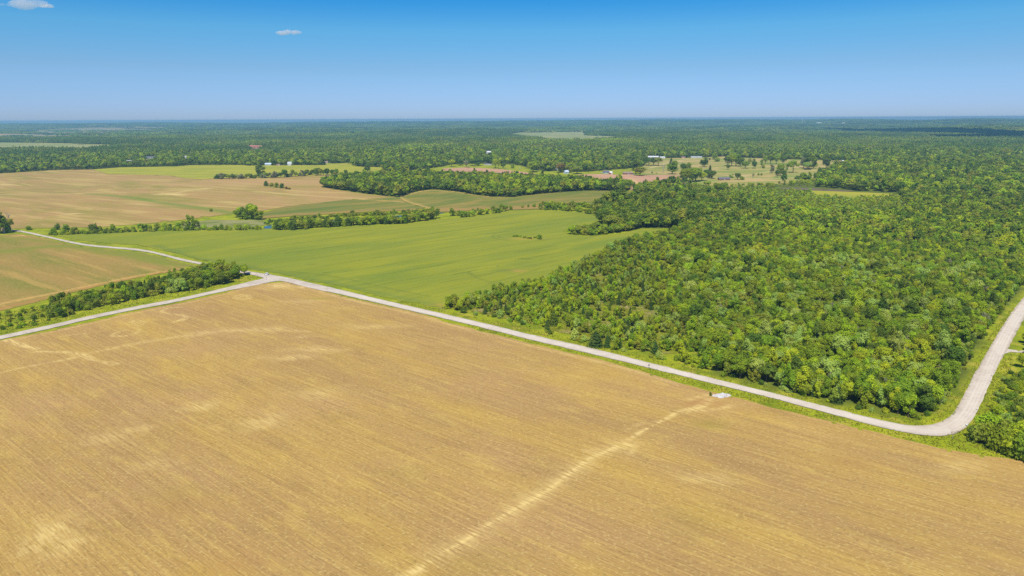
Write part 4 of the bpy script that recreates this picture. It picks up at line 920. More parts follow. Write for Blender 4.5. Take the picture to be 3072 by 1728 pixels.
# left scrub strip
rs2 = np.random.RandomState(77); rnd = random.Random(42)
STRIP = [(743, 828), (690, 850), (590, 869), (546, 875), (437, 893), (339, 916), (240, 936), (201, 949), (133, 971), (30, 990), (-20, 998), (-20, 945), (80, 928), (200, 908), (300, 888), (420, 861), (520, 840), (600, 824), (640, 817), (700, 818), (735, 822)]
sg = GP(STRIP); pts = []
bx = [p[0] for p in sg]; by = [p[1] for p in sg]; tries = 0
while tries < 14000 and len(pts) < 230:
    tries += 1; x = rs2.uniform(min(bx), max(bx)); y = rs2.uniform(min(by), max(by)); u, v = proj(x, y)
    if not inpoly(np.array([u]), np.array([v]), STRIP)[0]: continue
    sparse = u < 150
    md_ = 5.5 if sparse else 3.5
    if any((x - p[0]) ** 2 + (y - p[1]) ** 2 < md_ ** 2 for p in pts): continue
    pts.append((x, y, float(u), float(v)))
pts.sort(key=lambda p: p[2])
for k, (x, y, u, v) in enumerate(pts):
    r_ = rs2.rand(); big = u > 520
    if u < 150: kd, sc = ('bush', rs2.uniform(.45, .9)) if r_ < .7 else ('young', rs2.uniform(.5, .7))
    elif big: kd, sc = [('young', rs2.uniform(1.0, 1.35)), ('round', rs2.uniform(.65, .85)), ('bush', rs2.uniform(1.2, 1.7))][0 if r_ < .45 else (1 if r_ < .75 else 2)]
    else: kd, sc = [('young', rs2.uniform(.8, 1.15)), ('bush', rs2.uniform(1.0, 1.7)), ('round', rs2.uniform(.5, .7)), ('cedar', rs2.uniform(.6, .8))][0 if r_ < .4 else (1 if r_ < .78 else (2 if r_ < .94 else 3))]
    cn = ['mid', 'dark', 'olive', 'mid', 'dark', 'fresh', 'olive'][rs2.randint(7)] if kd != 'cedar' else 'cedar'
    if 500 < u < 560 and v > 868 and kd != 'cedar': cn = 'pale'
    q = place_uv((x, y, kd, 0, cn, sc, 0))
    seg = 'at the junction end' if u > 600 else ('in the middle part' if u > 300 else ('in the left part' if u > 120 else 'at the left edge'))
    sc *= 1.14 if u > 150 else 1.0
    tree(x, y, kd, rs2.randint(KINDS_[kd]), cn, sc, rs2.uniform(0, 6.28), '%s %s %s of the scrub strip %s' % (COL[cn][1], SHAPE_W[kd], seg, pct(*q)), 'scrub strip along the left gravel road')
place(656, 822, 777, 38, 'oval', 'mid', 'tallest tree of the scrub strip, hiding the road just left of the junction', 'scrub strip along the left gravel road', 1)
def along(line, n, jx=3, jy=1.5, seed=0):
    r_ = random.Random(seed); ls = [math.dist(line[i], line[i + 1]) for i in range(len(line) - 1)]; T = sum(ls)
    for k in range(n):
        t = (k + r_.uniform(.2, .8)) / n * T; i = 0
        while i < len(ls) - 1 and t > ls[i]: t -= ls[i]; i += 1
        q = min(1, t / ls[i]); yield line[i][0] + (line[i + 1][0] - line[i][0]) * q + r_.uniform(-jx, jx), line[i][1] + (line[i + 1][1] - line[i][1]) * q + r_.uniform(-jy, jy), r_
# bushes along the upper road and ditch (u, base, top, width)
row = [(161, 705, 686, 19), (174, 690, 674, 14), (200, 703, 677, 26), (222, 703, 684, 22), (245, 702, 692, 16), (281, 700, 675, 26), (300, 699, 682, 14), (322, 699, 685, 20), (340, 698, 675, 24), (362, 697, 686, 20), (381, 696, 681, 14), (401, 695, 681, 16), (423, 694, 674, 16), (437, 693, 674, 13), (451, 693, 676, 16), (472, 692, 671, 20), (496, 690, 672, 17), (510, 690, 672, 13), (535, 690, 670, 22), (553, 678, 662, 12), (573, 690, 645, 24), (590, 690, 665, 18), (85, 690, 680, 16), (633, 635, 625, 12)]
for k, (u, vb, vt, w) in enumerate(row):
    place(u, vb, vt, w, 'young' if (vb - vt) > w * 1.2 else 'bush', ['mid', 'dark', 'mid', 'olive'][k % 4], '%s bush in the ragged hedgerow behind the cereal field %s' % (['mid green', 'dark green', 'mid green', 'olive green'][k % 4], pct(u, (vb + vt) / 2)), 'bushes along the ditch behind the cereal field', k)
for k, (u, v, r_) in enumerate(along([(150, 706), (260, 702), (400, 696), (600, 690)], 46, 3, 1.2, 31)):
    cn = r_.choice(['mid', 'olive', 'dark', 'fresh']); h = r_.uniform(6, 13); w = r_.uniform(9, 18)
    place(u, v, v - h, w, 'bush', cn, '%s low shrub along the cereal field\'s back edge %s' % (COL[cn][1], pct(u, v - h / 2)), 'low shrubs along the back edge of the cereal field', k)
# willows and shrubs on both banks of the pond
for k, (u, v, r_) in enumerate(along([(822, 689), (875, 689), (1024, 678), (1218, 669), (1310, 656)], 78, 3, 1.6, 3)):
    cn = r_.choice(['mid', 'dark', 'olive', 'mid', 'fresh']); h = r_.uniform(17, 30); w = r_.uniform(16, 26); kd = 'young' if h > w * 1.15 else 'round' if r_.random() < .5 else 'bush'
    place(u, v, v - h, w, kd, cn, '%s willow-like tree on the near bank of the pond, %s' % (COL[cn][1], pct(u, v - h / 2)), 'trees on the near bank of the pond', k)
for k, (u, v, r_) in enumerate(along([(600, 689), (690, 690), (740, 690), (782, 688)], 20, 4, 2.0, 9)):
    cn = r_.choice(['mid', 'olive', 'fresh']); h = r_.uniform(8, 17); w = r_.uniform(14, 22)
    place(u, v, v - h, w, 'bush', cn, '%s bush in the marshy ground left of the pond, %s' % (COL[cn][1], pct(u, v - h / 2)), 'bushes left of the pond', k)
for k, (u, v, r_) in enumerate(along([(795, 672), (870, 660), (1000, 652), (1180, 642), (1320, 634)], 80, 3, 2.5, 4)):
    cn = r_.choice(['mid', 'dark', 'olive', 'olive', 'fresh']); h = r_.uniform(5, 13); w = r_.uniform(9, 18)
    place(u, v, v - h, w, 'bush' if h < 10 else 'young', cn, '%s shrub on the far bank of the pond, %s' % (COL[cn][1], pct(u, v - h / 2)), 'shrubs on the far bank of the pond', k)
for k, (u, v, r_) in enumerate(along([(1350, 646), (1400, 652), (1440, 645), (1500, 637), (1522, 632)], 17, 3, 1.5, 5)):
    if 1340 < u < 1348: continue
    cn = r_.choice(['mid', 'mid', 'olive', 'fresh']); h = r_.uniform(15, 24); w = r_.uniform(14, 20)
    place(u, v, v - h, w, 'young' if h > 18 else 'round', cn, '%s tree in the hedgerow right of the pond, %s' % (COL[cn][1], pct(u, v - h / 2)), 'hedgerow right of the pond', k)
for k, (u, vb, vt, w) in enumerate([(1532, 630, 617, 13), (1568, 624, 615, 11), (1585, 623, 612, 10), (1602, 622, 611, 14), (1182, 640, 628, 11), (1298, 634, 614, 11), (1312, 634, 624, 12)]):
    place(u, vb, vt, w, 'bush', 'mid', 'small bush in the gap of the hedgerow, %s' % pct(u, (vb + vt) / 2), 'hedgerow right of the pond', k)
for k, (u, vb, vt, w) in enumerate([(712, 652, 632, 26), (728, 656, 622, 30), (745, 658, 617, 30), (762, 659, 618, 30), (778, 659, 630, 26), (736, 650, 620, 26), (755, 650, 615, 28), (722, 644, 625, 24)]):
    place(u, vb, vt, w, ['round', 'oval', 'young'][k % 3], ['mid', 'dark', 'mid', 'fresh'][k % 4], '%s tree of the clump at the foot of the brown field, %s' % (['mid green', 'dark green', 'mid green', 'yellow-green'][k % 4], pct(u, (vb + vt) / 2)), 'clump of trees at the foot of the brown field', k)
for k, (u, vb, vt, w) in enumerate([(798, 559, 544, 15), (815, 560, 549, 16), (830, 563, 548, 20), (845, 565, 551, 16), (858, 568, 560, 12), (868, 569, 563, 10)]):
    place(u, vb, vt, w, 'bush', ['dark', 'olive', 'mid', 'dark', 'rust', 'rust'][k], '%s bush of the small clump alone in the brown field %s' % (COL[['dark', 'olive', 'mid', 'dark', 'rust', 'rust'][k]][1], pct(u, (vb + vt) / 2)), 'bush clump in the brown field', k)
# hedge between the brown field and the upper field
for k, (u, v, r_) in enumerate(along([(640, 537), (720, 536), (800, 534), (870, 532), (925, 526), (985, 526), (1040, 527)], 54, 3, 1.2, 6)):
    cn = r_.choice(['dark', 'mid', 'dark', 'olive', 'grey']); h = r_.uniform(8, 15) + (7 if u > 800 and r_.random() < .5 else 0); w = r_.uniform(12, 20)
    kd = 'round' if h > 10 and cn != 'grey' else ('young' if cn == 'grey' else 'bush')
    place(u, v, v - h, w, kd, cn, '%s tree in the hedge below the yellow green field %s' % (COL[cn][1], pct(u, v - h / 2)), 'hedge below the yellow green field', k)
place(783, 530, 498, 27, 'oval', 'dark', 'tall dark tree rising above the hedge at the left of the yellow green field', 'hedge below the yellow green field', 2)
place(947, 519, 506, 14, 'round', 'mid', 'taller mid green tree in the hedge, right of the tall dark tree', 'hedge below the yellow green field', 3)
place(1102, 514, 490, 20, 'oval', 'dark', 'lone tree standing in the yellow green field', 'field trees', 1)
# narrow tongues of small trees reaching into the cereal field
for k, (u, v, r_) in enumerate(along([(1622, 628), (1680, 631), (1740, 636), (1780, 642)], 20, 4, 2.5, 7)):
    cn = r_.choice(['mid', 'fresh', 'olive']); h = r_.uniform(14, 20); w = r_.uniform(14, 20)
    place(u, v, v - h, w, 'young', cn, "%s small tree in the upper tongue's front row %s" % (COL[cn][1], pct(u, v - h / 2)), 'upper tongue of trees in the cereal field', k)
for k, (u, v, r_) in enumerate(along([(1625, 618), (1700, 620), (1780, 624)], 18, 4, 3, 8)):
    cn = r_.choice(['mid', 'fresh', 'olive']); h = r_.uniform(12, 18); w = r_.uniform(14, 20)
    place(u, v, v - h, w, 'young', cn, "%s small tree in the upper tongue's back row %s" % (COL[cn][1], pct(u, v - h / 2)), 'upper tongue of trees in the cereal field', k)
for k, (u, v, r_) in enumerate(along([(1708, 702), (1749, 705), (1800, 703), (1850, 697), (1900, 688)], 22, 4, 2.0, 10)):
    cn = r_.choice(['mid', 'fresh', 'dark', 'olive']); h = r_.uniform(18, 26); w = r_.uniform(18, 26)
    place(u, v, v - h, w, 'young' if r_.random() < .6 else 'round', cn, "%s small tree in the lower tongue's front row %s" % (COL[cn][1], pct(u, v - h / 2)), 'lower tongue of trees in the cereal field', k)
for k, (u, v, r_) in enumerate(along([(1715, 695), (1770, 693), (1830, 690), (1880, 684)], 15, 4, 2.5, 11)):
    cn = r_.choice(['mid', 'fresh', 'olive']); h = r_.uniform(16, 24); w = r_.uniform(18, 26)
    place(u, v, v - h, w, 'young', cn, "%s small tree in the lower tongue's back row %s" % (COL[cn][1], pct(u, v - h / 2)), 'lower tongue of trees in the cereal field', k)
place(1835, 690, 647, 56, 'round', 'olive', 'big brownish olive tree at the root of the lower tongue of trees', 'lower tongue of trees in the cereal field', 1)
place(1806, 672, 630, 50, 'round', 'dark', 'big dark tree at the corner of the wood above the lower tongue', 'lower tongue of trees in the cereal field', 2)
# weeds on the island in the cereal field
for k, (u, v, r_) in enumerate(along([(1538, 709), (1570, 714), (1600, 716), (1626, 716)], 13, 3, 2, 12)):
    cn = r_.choice(['olive', 'mid', 'rust', 'fresh']); h = r_.uniform(4, 8)
    place(u, v, v - h, r_.uniform(9, 15), 'bush', cn, '%s weedy bush on the small island in the cereal field, %s' % (COL[cn][1], pct(u, v - h / 2)), 'weeds on the island in the cereal field', k)
place(1619, 718, 701, 16, 'young', 'mid', 'small upright tree at the right end of the island in the cereal field', 'weeds on the island in the cereal field', 1)
# pasture trees: x, base, top, width in the enlarged crop (scale 4.293, origin 1900,450)
PT = [(910, 222, 105, 105, 'oval', 'dark'), (980, 140, 105, 32, 'round', 'dark'), (1218, 255, 190, 55, 'round', 'dark'), (1215, 205, 85, 110, 'round', 'dark'), (1265, 212, 65, 120, 'round', 'mid'), (1320, 212, 60, 130, 'round', 'mid'), (1375, 215, 80, 100, 'oval', 'dark'), (1240, 170, 75, 100, 'round', 'mid'), (1440, 240, 150, 110, 'round', 'mid'), (1555, 240, 125, 58, 'oval', 'dark'), (1500, 158, 115, 60, 'bush', 'olive'), (1675, 237, 190, 60, 'bush', 'olive'), (1645, 222, 130, 40, 'young', 'mid'), (1700, 182, 90, 80, 'round', 'mid'), (1765, 182, 75, 90, 'round', 'dark'), (1840, 185, 75, 95, 'round', 'mid'), (1925, 192, 90, 95, 'round', 'dark'), (1785, 300, 195, 62, 'oval', 'grey'), (1890, 335, 195, 105, 'round', 'mid'), (1850, 355, 265, 70, 'round', 'dark'), (1935, 352, 265, 75, 'round', 'dark'), (1975, 292, 190, 38, 'young', 'mid'), (2055, 295, 140, 135, 'spread', 'mid'), (2260, 250, 80, 130, 'oval', 'dark'), (2190, 235, 110, 90, 'oval', 'grey'), (2320, 240, 85, 100, 'oval', 'mid'), (2240, 255, 165, 120, 'round', 'pale'), (2480, 240, 85, 90, 'oval', 'dark'), (2570, 150, 95, 80, 'round', 'dark'), (2640, 150, 90, 80, 'round', 'dark'), (500, 312, 150, 140, 'oval', 'mid'), (485, 180, 105, 50, 'cedar', 'cedar'), (545, 230, 155, 60, 'young', 'olive'), (640, 290, 180, 90, 'round', 'dark'), (705, 280, 150, 85, 'oval', 'mid'), (690, 410, 250, 170, 'round', 'mid'), (640, 385, 265, 100, 'oval', 'dark'), (800, 410, 240, 180, 'round', 'mid'), (760, 415, 320, 120, 'round', 'dark'), (880, 400, 290, 130, 'round', 'fresh'), (980, 360, 205, 70, 'cedar', 'cedar'), (1010, 370, 270, 120, 'round', 'dark'), (940, 350, 260, 90, 'round', 'dark'), (85, 332, 230, 170, 'round', 'olive'), (30, 310, 160, 110, 'oval', 'dark'), (10, 260, 130, 120, 'oval', 'dark'), (1340, 385, 305, 85, 'round', 'dark'), (1265, 360, 305, 62, 'young', 'pale'), (1395, 388, 340, 60, 'bush', 'mid'), (1085, 152, 100, 75, 'bush', 'mid'), (1045, 125, 60, 70, 'oval', 'mid'), (200, 205, 100, 130, 'spread', 'dark'), (320, 205, 95, 130, 'spread', 'grey' if 0 else 'olive'), (260, 200, 100, 100, 'round', 'dark'), (150, 190, 90, 90, 'round', 'dark'), (1545, 345, 300, 25, 'young', 'mid'), (1610, 330, 300, 30, 'bush', 'mid'), (1650, 330, 300, 30, 'bush', 'olive'), (240, 305, 275, 22, 'young', 'dark'), (300, 308, 288, 18, 'bush', 'mid')]
for k, (x, b, t, w, kd, cn) in enumerate(PT):
    u, vb, vt = 1900 + x / 4.293, 450 + b / 4.293, 450 + t / 4.293
    if cn not in ALLOW[kd]: pass
    place(u, vb, vt, w / 4.293, kd, cn, '%s %s standing in the far pasture, %s' % (COL[cn][1], SHAPE_W[kd], pct(u, (vb + vt) / 2)), 'trees scattered over the pasture', k)
LT = [(285, 310, 205, 120, 'fresh'), (410, 290, 200, 110, 'dark'), (510, 320, 215, 95, 'grey'), (600, 295, 190, 110, 'dark'), (690, 295, 170, 120, 'dark'), (960, 335, 190, 110, 'fresh'), (1010, 345, 200, 60, 'mid'), (1225, 335, 285, 70, 'fresh'), (1080, 335, 260, 90, 'dark'), (1540, 395, 240, 190, 'mid'), (1790, 370, 190, 170, 'olive'), (1960, 400, 260, 160, 'rust'), (2220, 420, 310, 180, 'olive'), (2090, 400, 300, 110, 'olive'), (850, 280, 150, 170, 'dark')]
for k, (x, b, t, w, cn) in enumerate(LT):
    u, vb, vt = 1300 + x / 5.152, 440 + b / 5.152, 440 + t / 5.152
    place(u, vb, vt, w / 5.152, ['round', 'oval', 'round'][k % 3], cn, '%s tree by the lawns and houses near the middle %s' % (COL[cn][1], pct(u, (vb + vt) / 2)), 'trees by the lawns in the middle background', k)
# group at the left edge beside the upper road
place(4, 701, 648, 28, 'oval', 'mid', 'tall green tree at the left edge beside the far end of the upper road', 'trees at the left edge', 0)
place(-14, 700, 648, 34, 'round', 'mid', 'mid green tree cut by the left edge of the picture beside the upper road', 'trees at the left edge', 1)
place(32, 694, 661, 26, 'spread', 'olive', 'olive spreading tree right of the tall green tree at the left edge', 'trees at the left edge', 1)
place(22, 698, 676, 22, 'bush', 'mid', 'mid green bush at the foot of the trees at the left edge', 'trees at the left edge', 0)
place(2131, 1188, 1177, 9, 'bush', 'dark', 'small dark bush at the left end of the white rubble', 'bush by the rubble', 0)
place(1392, 939, 923, 24, 'bush', 'dark', 'dark round bush standing alone on the verge left of the scrubby wood', 'bushes on the verge', 1)
place(1725, 1018, 988, 42, 'bush', 'pale', 'silvery grey-green bush at the roadside edge of the scrubby wood', 'bushes on the verge', 2)
place(1660, 976, 932, 32, 'cedar', 'dark', 'largest dark conical cedar in the scrubby corner of the wood', 'cedars of the scrubby corner', 0)
place(1622, 940, 905, 18, 'cedar', 'dark', 'narrow cedar left of the largest cedar in the scrubby corner', 'cedars of the scrubby corner', 1)
place(1787, 1038, 995, 46, 'cedar', 'cedar', 'very dark broad cedar near the verge right of the silvery bush', 'cedars of the scrubby corner', 0)
place(1545, 957, 925, 46, 'bush', 'olive', 'wide olive bush in the scrubby corner, left of the largest cedar', 'bushes on the verge', 0)
for k, (u, vb, vt, w, kd, cn) in enumerate([(2925, 1318, 1288, 44, 'bush', 'dark'), (2948, 1330, 1285, 62, 'bush', 'olive'), (2975, 1342, 1290, 66, 'bush', 'mid'), (3003, 1352, 1300, 66, 'bush', 'mid'), (3030, 1362, 1305, 70, 'bush', 'fresh'), (3060, 1372, 1310, 74, 'bush', 'mid'), (2965, 1312, 1262, 60, 'young', 'fresh'), (2995, 1322, 1268, 62, 'bush', 'olive'), (3025, 1330, 1275, 64, 'bush', 'mid'), (3055, 1338, 1280, 66, 'bush', 'fresh'), (3085, 1384, 1318, 74, 'bush', 'mid')]):
    place(u, vb, vt, w, kd, cn, '%s bush in the thicket below the road bend %s' % (COL[cn][1], pct(u, (vb + vt) / 2)), 'thicket below the road bend', k)

# leafless trees
def bare_tree(u, vb, h, seed, label, lean=0.2, grp=None):
    x, y = G(u, vb); o = empty('bare_tree', (x, y, float(H(x, y)))); tag(o, label, 'bare tree', grp)
    rng = random.Random(seed); v, f = [], []; bv, bf = [], []
    tube(v, f, (0, 0, -.3), (h * .02, 0, h * .5), h * .035, h * .025)
    def br(p, d, l, r, lev):
        q = Vector(p) + Vector(d).normalized() * l; tube(bv, bf, p, q, r, r * .55, 5)
        if lev == 0: return
        for k in range(3):
            nd = Vector(d).normalized() + Vector((rng.uniform(-.8, .8), rng.uniform(-.8, .8), rng.uniform(-.1, .6))); br(q - (q - Vector(p)) * rng.uniform(0, .4), nd, l * rng.uniform(.55, .75), r * .55, lev - 1)
    for k in range(4):
        a_ = k * 1.57 + rng.uniform(0, .8); br((h * .02, 0, h * (.35 + .04 * k)), (math.cos(a_) * .8, math.sin(a_) * .8, rng.uniform(.6, 1.2)), h * .26, h * .018, 3)
    mesh_obj('trunk', v, f, M_DEAD, o); mesh_obj('branches', bv, bf, M_DEAD, o)
bare_tree(2857, 1315, 3.4, 1, 'short leafless snag standing on the outer verge of the road bend')
bare_tree(1989, 519, 22, 2, 'tall leafless grey tree in the pasture behind the ploughed field')
bare_tree(14, 700, 28, 3, 'dead tree with bare grey limbs rising over the trees at the left edge')
bare_tree(2395, 1118, 7, 5, 'leafless grey tree in the wood above the gravel road')
bare_tree(2665, 1180, 8, 6, 'leafless thin tree in the wood left of the road bend')

# ------------------------------------------------------------------ buildings
HM = {'white': plain('white_wall', (.62, .62, .60), .7, 0, .04), 'cream': plain('cream_wall', (.66, .58, .44), .8, 0, .05), 'grey': plain('grey_wall', (.4, .42, .45), .8, 0, .05), 'bluegrey': plain('bluegrey_wall', (.42, .5, .58), .8, 0, .05),
      'brick': plain('brick_wall', (.36, .16, .11), .85, 0, .2, 1.5), 'red': plain('red_wall', (.45, .12, .08), .8, 0, .1), 'whiteroof': plain('white_metal_roof', (.66, .67, .69), .45, 0, .04), 'greyroof': plain('grey_roof', (.42, .44, .47), .6, 0, .08),
      'darkroof': plain('dark_shingle_roof', (.12, .12, .15), .8, 0, .15), 'blueroof': plain('pale_blue_roof', (.45, .55, .66), .55, 0, .06), 'brownroof': plain('brown_shingle_roof', (.26, .18, .15), .8, 0, .15), 'redroof': plain('red_tile_roof', (.46, .17, .12), .8, 0, .12, .2)}
M_GLASS = plain('window_glass', (.04, .05, .06), .12, 0, .1, 1, .6); M_DOOR = plain('white_door', (.7, .68, .64), .5, 0, .05)
M_CHIM = plain('chimney_brick', (.33, .17, .13), .85, 0, .2, 2)
def box(v, f, x0, x1, y0, y1, z0, z1):
    b = len(v); v += [(x0, y0, z0), (x1, y0, z0), (x1, y1, z0), (x0, y1, z0), (x0, y0, z1), (x1, y0, z1), (x1, y1, z1), (x0, y1, z1)]
    f += [(b, b + 3, b + 2, b + 1), (b + 4, b + 5, b + 6, b + 7), (b, b + 1, b + 5, b + 4), (b + 1, b + 2, b + 6, b + 5), (b + 2, b + 3, b + 7, b + 6), (b + 3, b, b + 4, b + 7)]
def house(h):
    kind, u, vb, w, dp, wh, rh, wc, rc, rot, lab, cat = h; x, y = G(u, vb)
    nm = {'barn': 'barn', 'house': 'farmhouse', 'shed': 'shed', 'hall': 'hall'}[kind]; y += dp * .3
    o = empty(nm, (x, y, float(H(x, y))), rot); tag(o, lab, cat)
    if 0: pass
    hw, hd = w / 2, dp / 2
    v, f = [], []; box(v, f, -hw, hw, -hd, hd, -.6, wh)
    b = len(v); v += [(-hw, -hd, wh), (-hw, hd, wh), (-hw, 0, wh + rh), (hw, -hd, wh), (hw, hd, wh), (hw, 0, wh + rh)]; f += [(b, b + 2, b + 1), (b + 3, b + 4, b + 5)]
    mesh_obj('wall', v, f, HM[wc], o)
    e = .5; t = .22; v, f = [], []
    for sgn in (-1, 1):
        b = len(v); z0 = wh - rh * e / hd; ye = sgn * (hd + e)
        v += [(-hw - e, ye, z0 + .02), (hw + e, ye, z0 + .02), (hw + e, 0, wh + rh + .02), (-hw - e, 0, wh + rh + .02), (-hw - e, ye, z0 + t), (hw + e, ye, z0 + t), (hw + e, 0, wh + rh + t), (-hw - e, 0, wh + rh + t)]
        q = [(b, b + 1, b + 2, b + 3), (b + 4, b + 7, b + 6, b + 5), (b, b + 4, b + 5, b + 1), (b + 1, b + 5, b + 6, b + 2), (b + 3, b + 2, b + 6, b + 7), (b, b + 3, b + 7, b + 4)]
        f += q if sgn > 0 else [tuple(reversed(p)) for p in q]
    rf = mesh_obj('roof', v, f, HM[rc], o)
    if kind == 'house':
        v, f = [], []; box(v, f, hw * .4, hw * .4 + .9, .3, 1.2, wh + rh * .3, wh + rh + 1.1); mesh_obj('chimney', v, f, M_CHIM, rf)
    nwin = max(2, int(w / 4)); zc = wh * .55
    for k in range(nwin):
        xc = -hw + (k + .5) * w / nwin
        if kind in ('barn', 'shed') and k != nwin // 2 and kind == 'barn': pass
        v, f = [], []
        if k == nwin // 2:
            dw = 1.8 if kind in ('barn', 'shed', 'hall') else .5; box(v, f, xc - dw, xc + dw, -hd - .06, -hd - .004, 0, min(wh * .8, 3.2)); mesh_obj('door', v, f, M_DOOR if wc != 'white' else HM['grey'], o)
        elif kind in ('house', 'hall'):
            box(v, f, xc - .65, xc + .65, -hd - .05, -hd - .004, zc - .6, zc + .6); mesh_obj('window', v, f, M_GLASS, o)
    return o
for h in HOUSES: house(h)

# hunting hut in the wood
x, y = G(2112, 727); hut = empty('hut', (x, y, 0), .15); tag(hut, 'small hut with a pale sloping roof alone among the trees', 'hut')
v, f = [], []; box(v, f, -1.4, 1.4, -1.2, 1.2, 1.8, 4.0); mesh_obj('wall', v, f, plain('hut_wall', (.35, .33, .3), .8), hut)
v, f = [], []; b = 0; v += [(-1.8, -1.6, 3.75), (1.8, -1.6, 3.75), (1.8, 1.5, 4.6), (-1.8, 1.5, 4.6), (-1.8, -1.6, 3.87), (1.8, -1.6, 3.87), (1.8, 1.5, 4.72), (-1.8, 1.5, 4.72)]; f += [(0, 3, 2, 1), (4, 5, 6, 7), (0, 1, 5, 4), (1, 2, 6, 5), (2, 3, 7, 6), (3, 0, 4, 7)]
mesh_obj('roof', v, f, HM['whiteroof'], hut)
for sx in (-1, 1):
    for sy in (-1, 1):
        v, f = [], []; box(v, f, sx * 1.2 - .08, sx * 1.2 + .08, sy * 1.0 - .08, sy * 1.0 + .08, -.3, 1.8); mesh_obj('leg', v, f, M_BARK, hut)
v, f = [], []; box(v, f, -.7, .7, -1.25, -1.205, 2.9, 3.4); mesh_obj('window', v, f, M_GLASS, hut)

# water towers on the horizon
def water_tower(u, vb, h, lab):
    x, y = G(u, vb); d = math.hypot(x, y); o = empty('water_tower', (x, y, float(H(x, y)))); tag(o, lab, 'water tower')
    M_ = HM['white']; v, f = [], []; tube(v, f, (0, 0, -1), (0, 0, h * .82), h * .045, h * .035, 14); mesh_obj('stem', v, f, M_, o)
    bm = bmesh.new(); bmesh.ops.create_uvsphere(bm, u_segments=20, v_segments=12, radius=h * .16)
    for q in bm.verts: q.co.z = q.co.z * .75 + h * .88
    me = bpy.data.meshes.new('tank'); bm.to_mesh(me); bm.free(); me.materials.append(M_); t = bpy.data.objects.new('tank', me); C.objects.link(t); t.parent = o
water_tower(2407, 369, 62, 'white water tower at the left end of the far ridge clearing')
water_tower(2875, 357, 75, 'small white water tower breaking the right horizon')

# utility poles
M_POLE = plain('pole_wood', (.30, .26, .22), .9, 0, .2, 2)
def pole(u, vb, h, lab):
    x, y = G(u, vb); o = empty('utility_pole', (x, y, float(H(x, y)))); tag(o, lab, 'utility pole', 'utility poles along the far lane')
    v, f = [], []; tube(v, f, (0, 0, -.5), (0, 0, h), .28, .18, 8); mesh_obj('post', v, f, M_POLE, o)
    v, f = [], []; box(v, f, -1.3, 1.3, -.32, -.19, h - 1.1, h - .9); mesh_obj('crossarm', v, f, M_POLE, o)
for k, (u, vb, h, w_) in enumerate([(2258, 536, 18, 'tall wooden utility pole at the bottom right of the pasture'), (1524, 514, 13, 'thin utility pole by the lawn right of the white cars'), (1405, 506, 11, 'dark utility pole left of the lawn behind the wood'), (1930, 520, 12, 'utility pole beside the pasture trees above the ploughed field')]): pole(u, vb, h, w_)

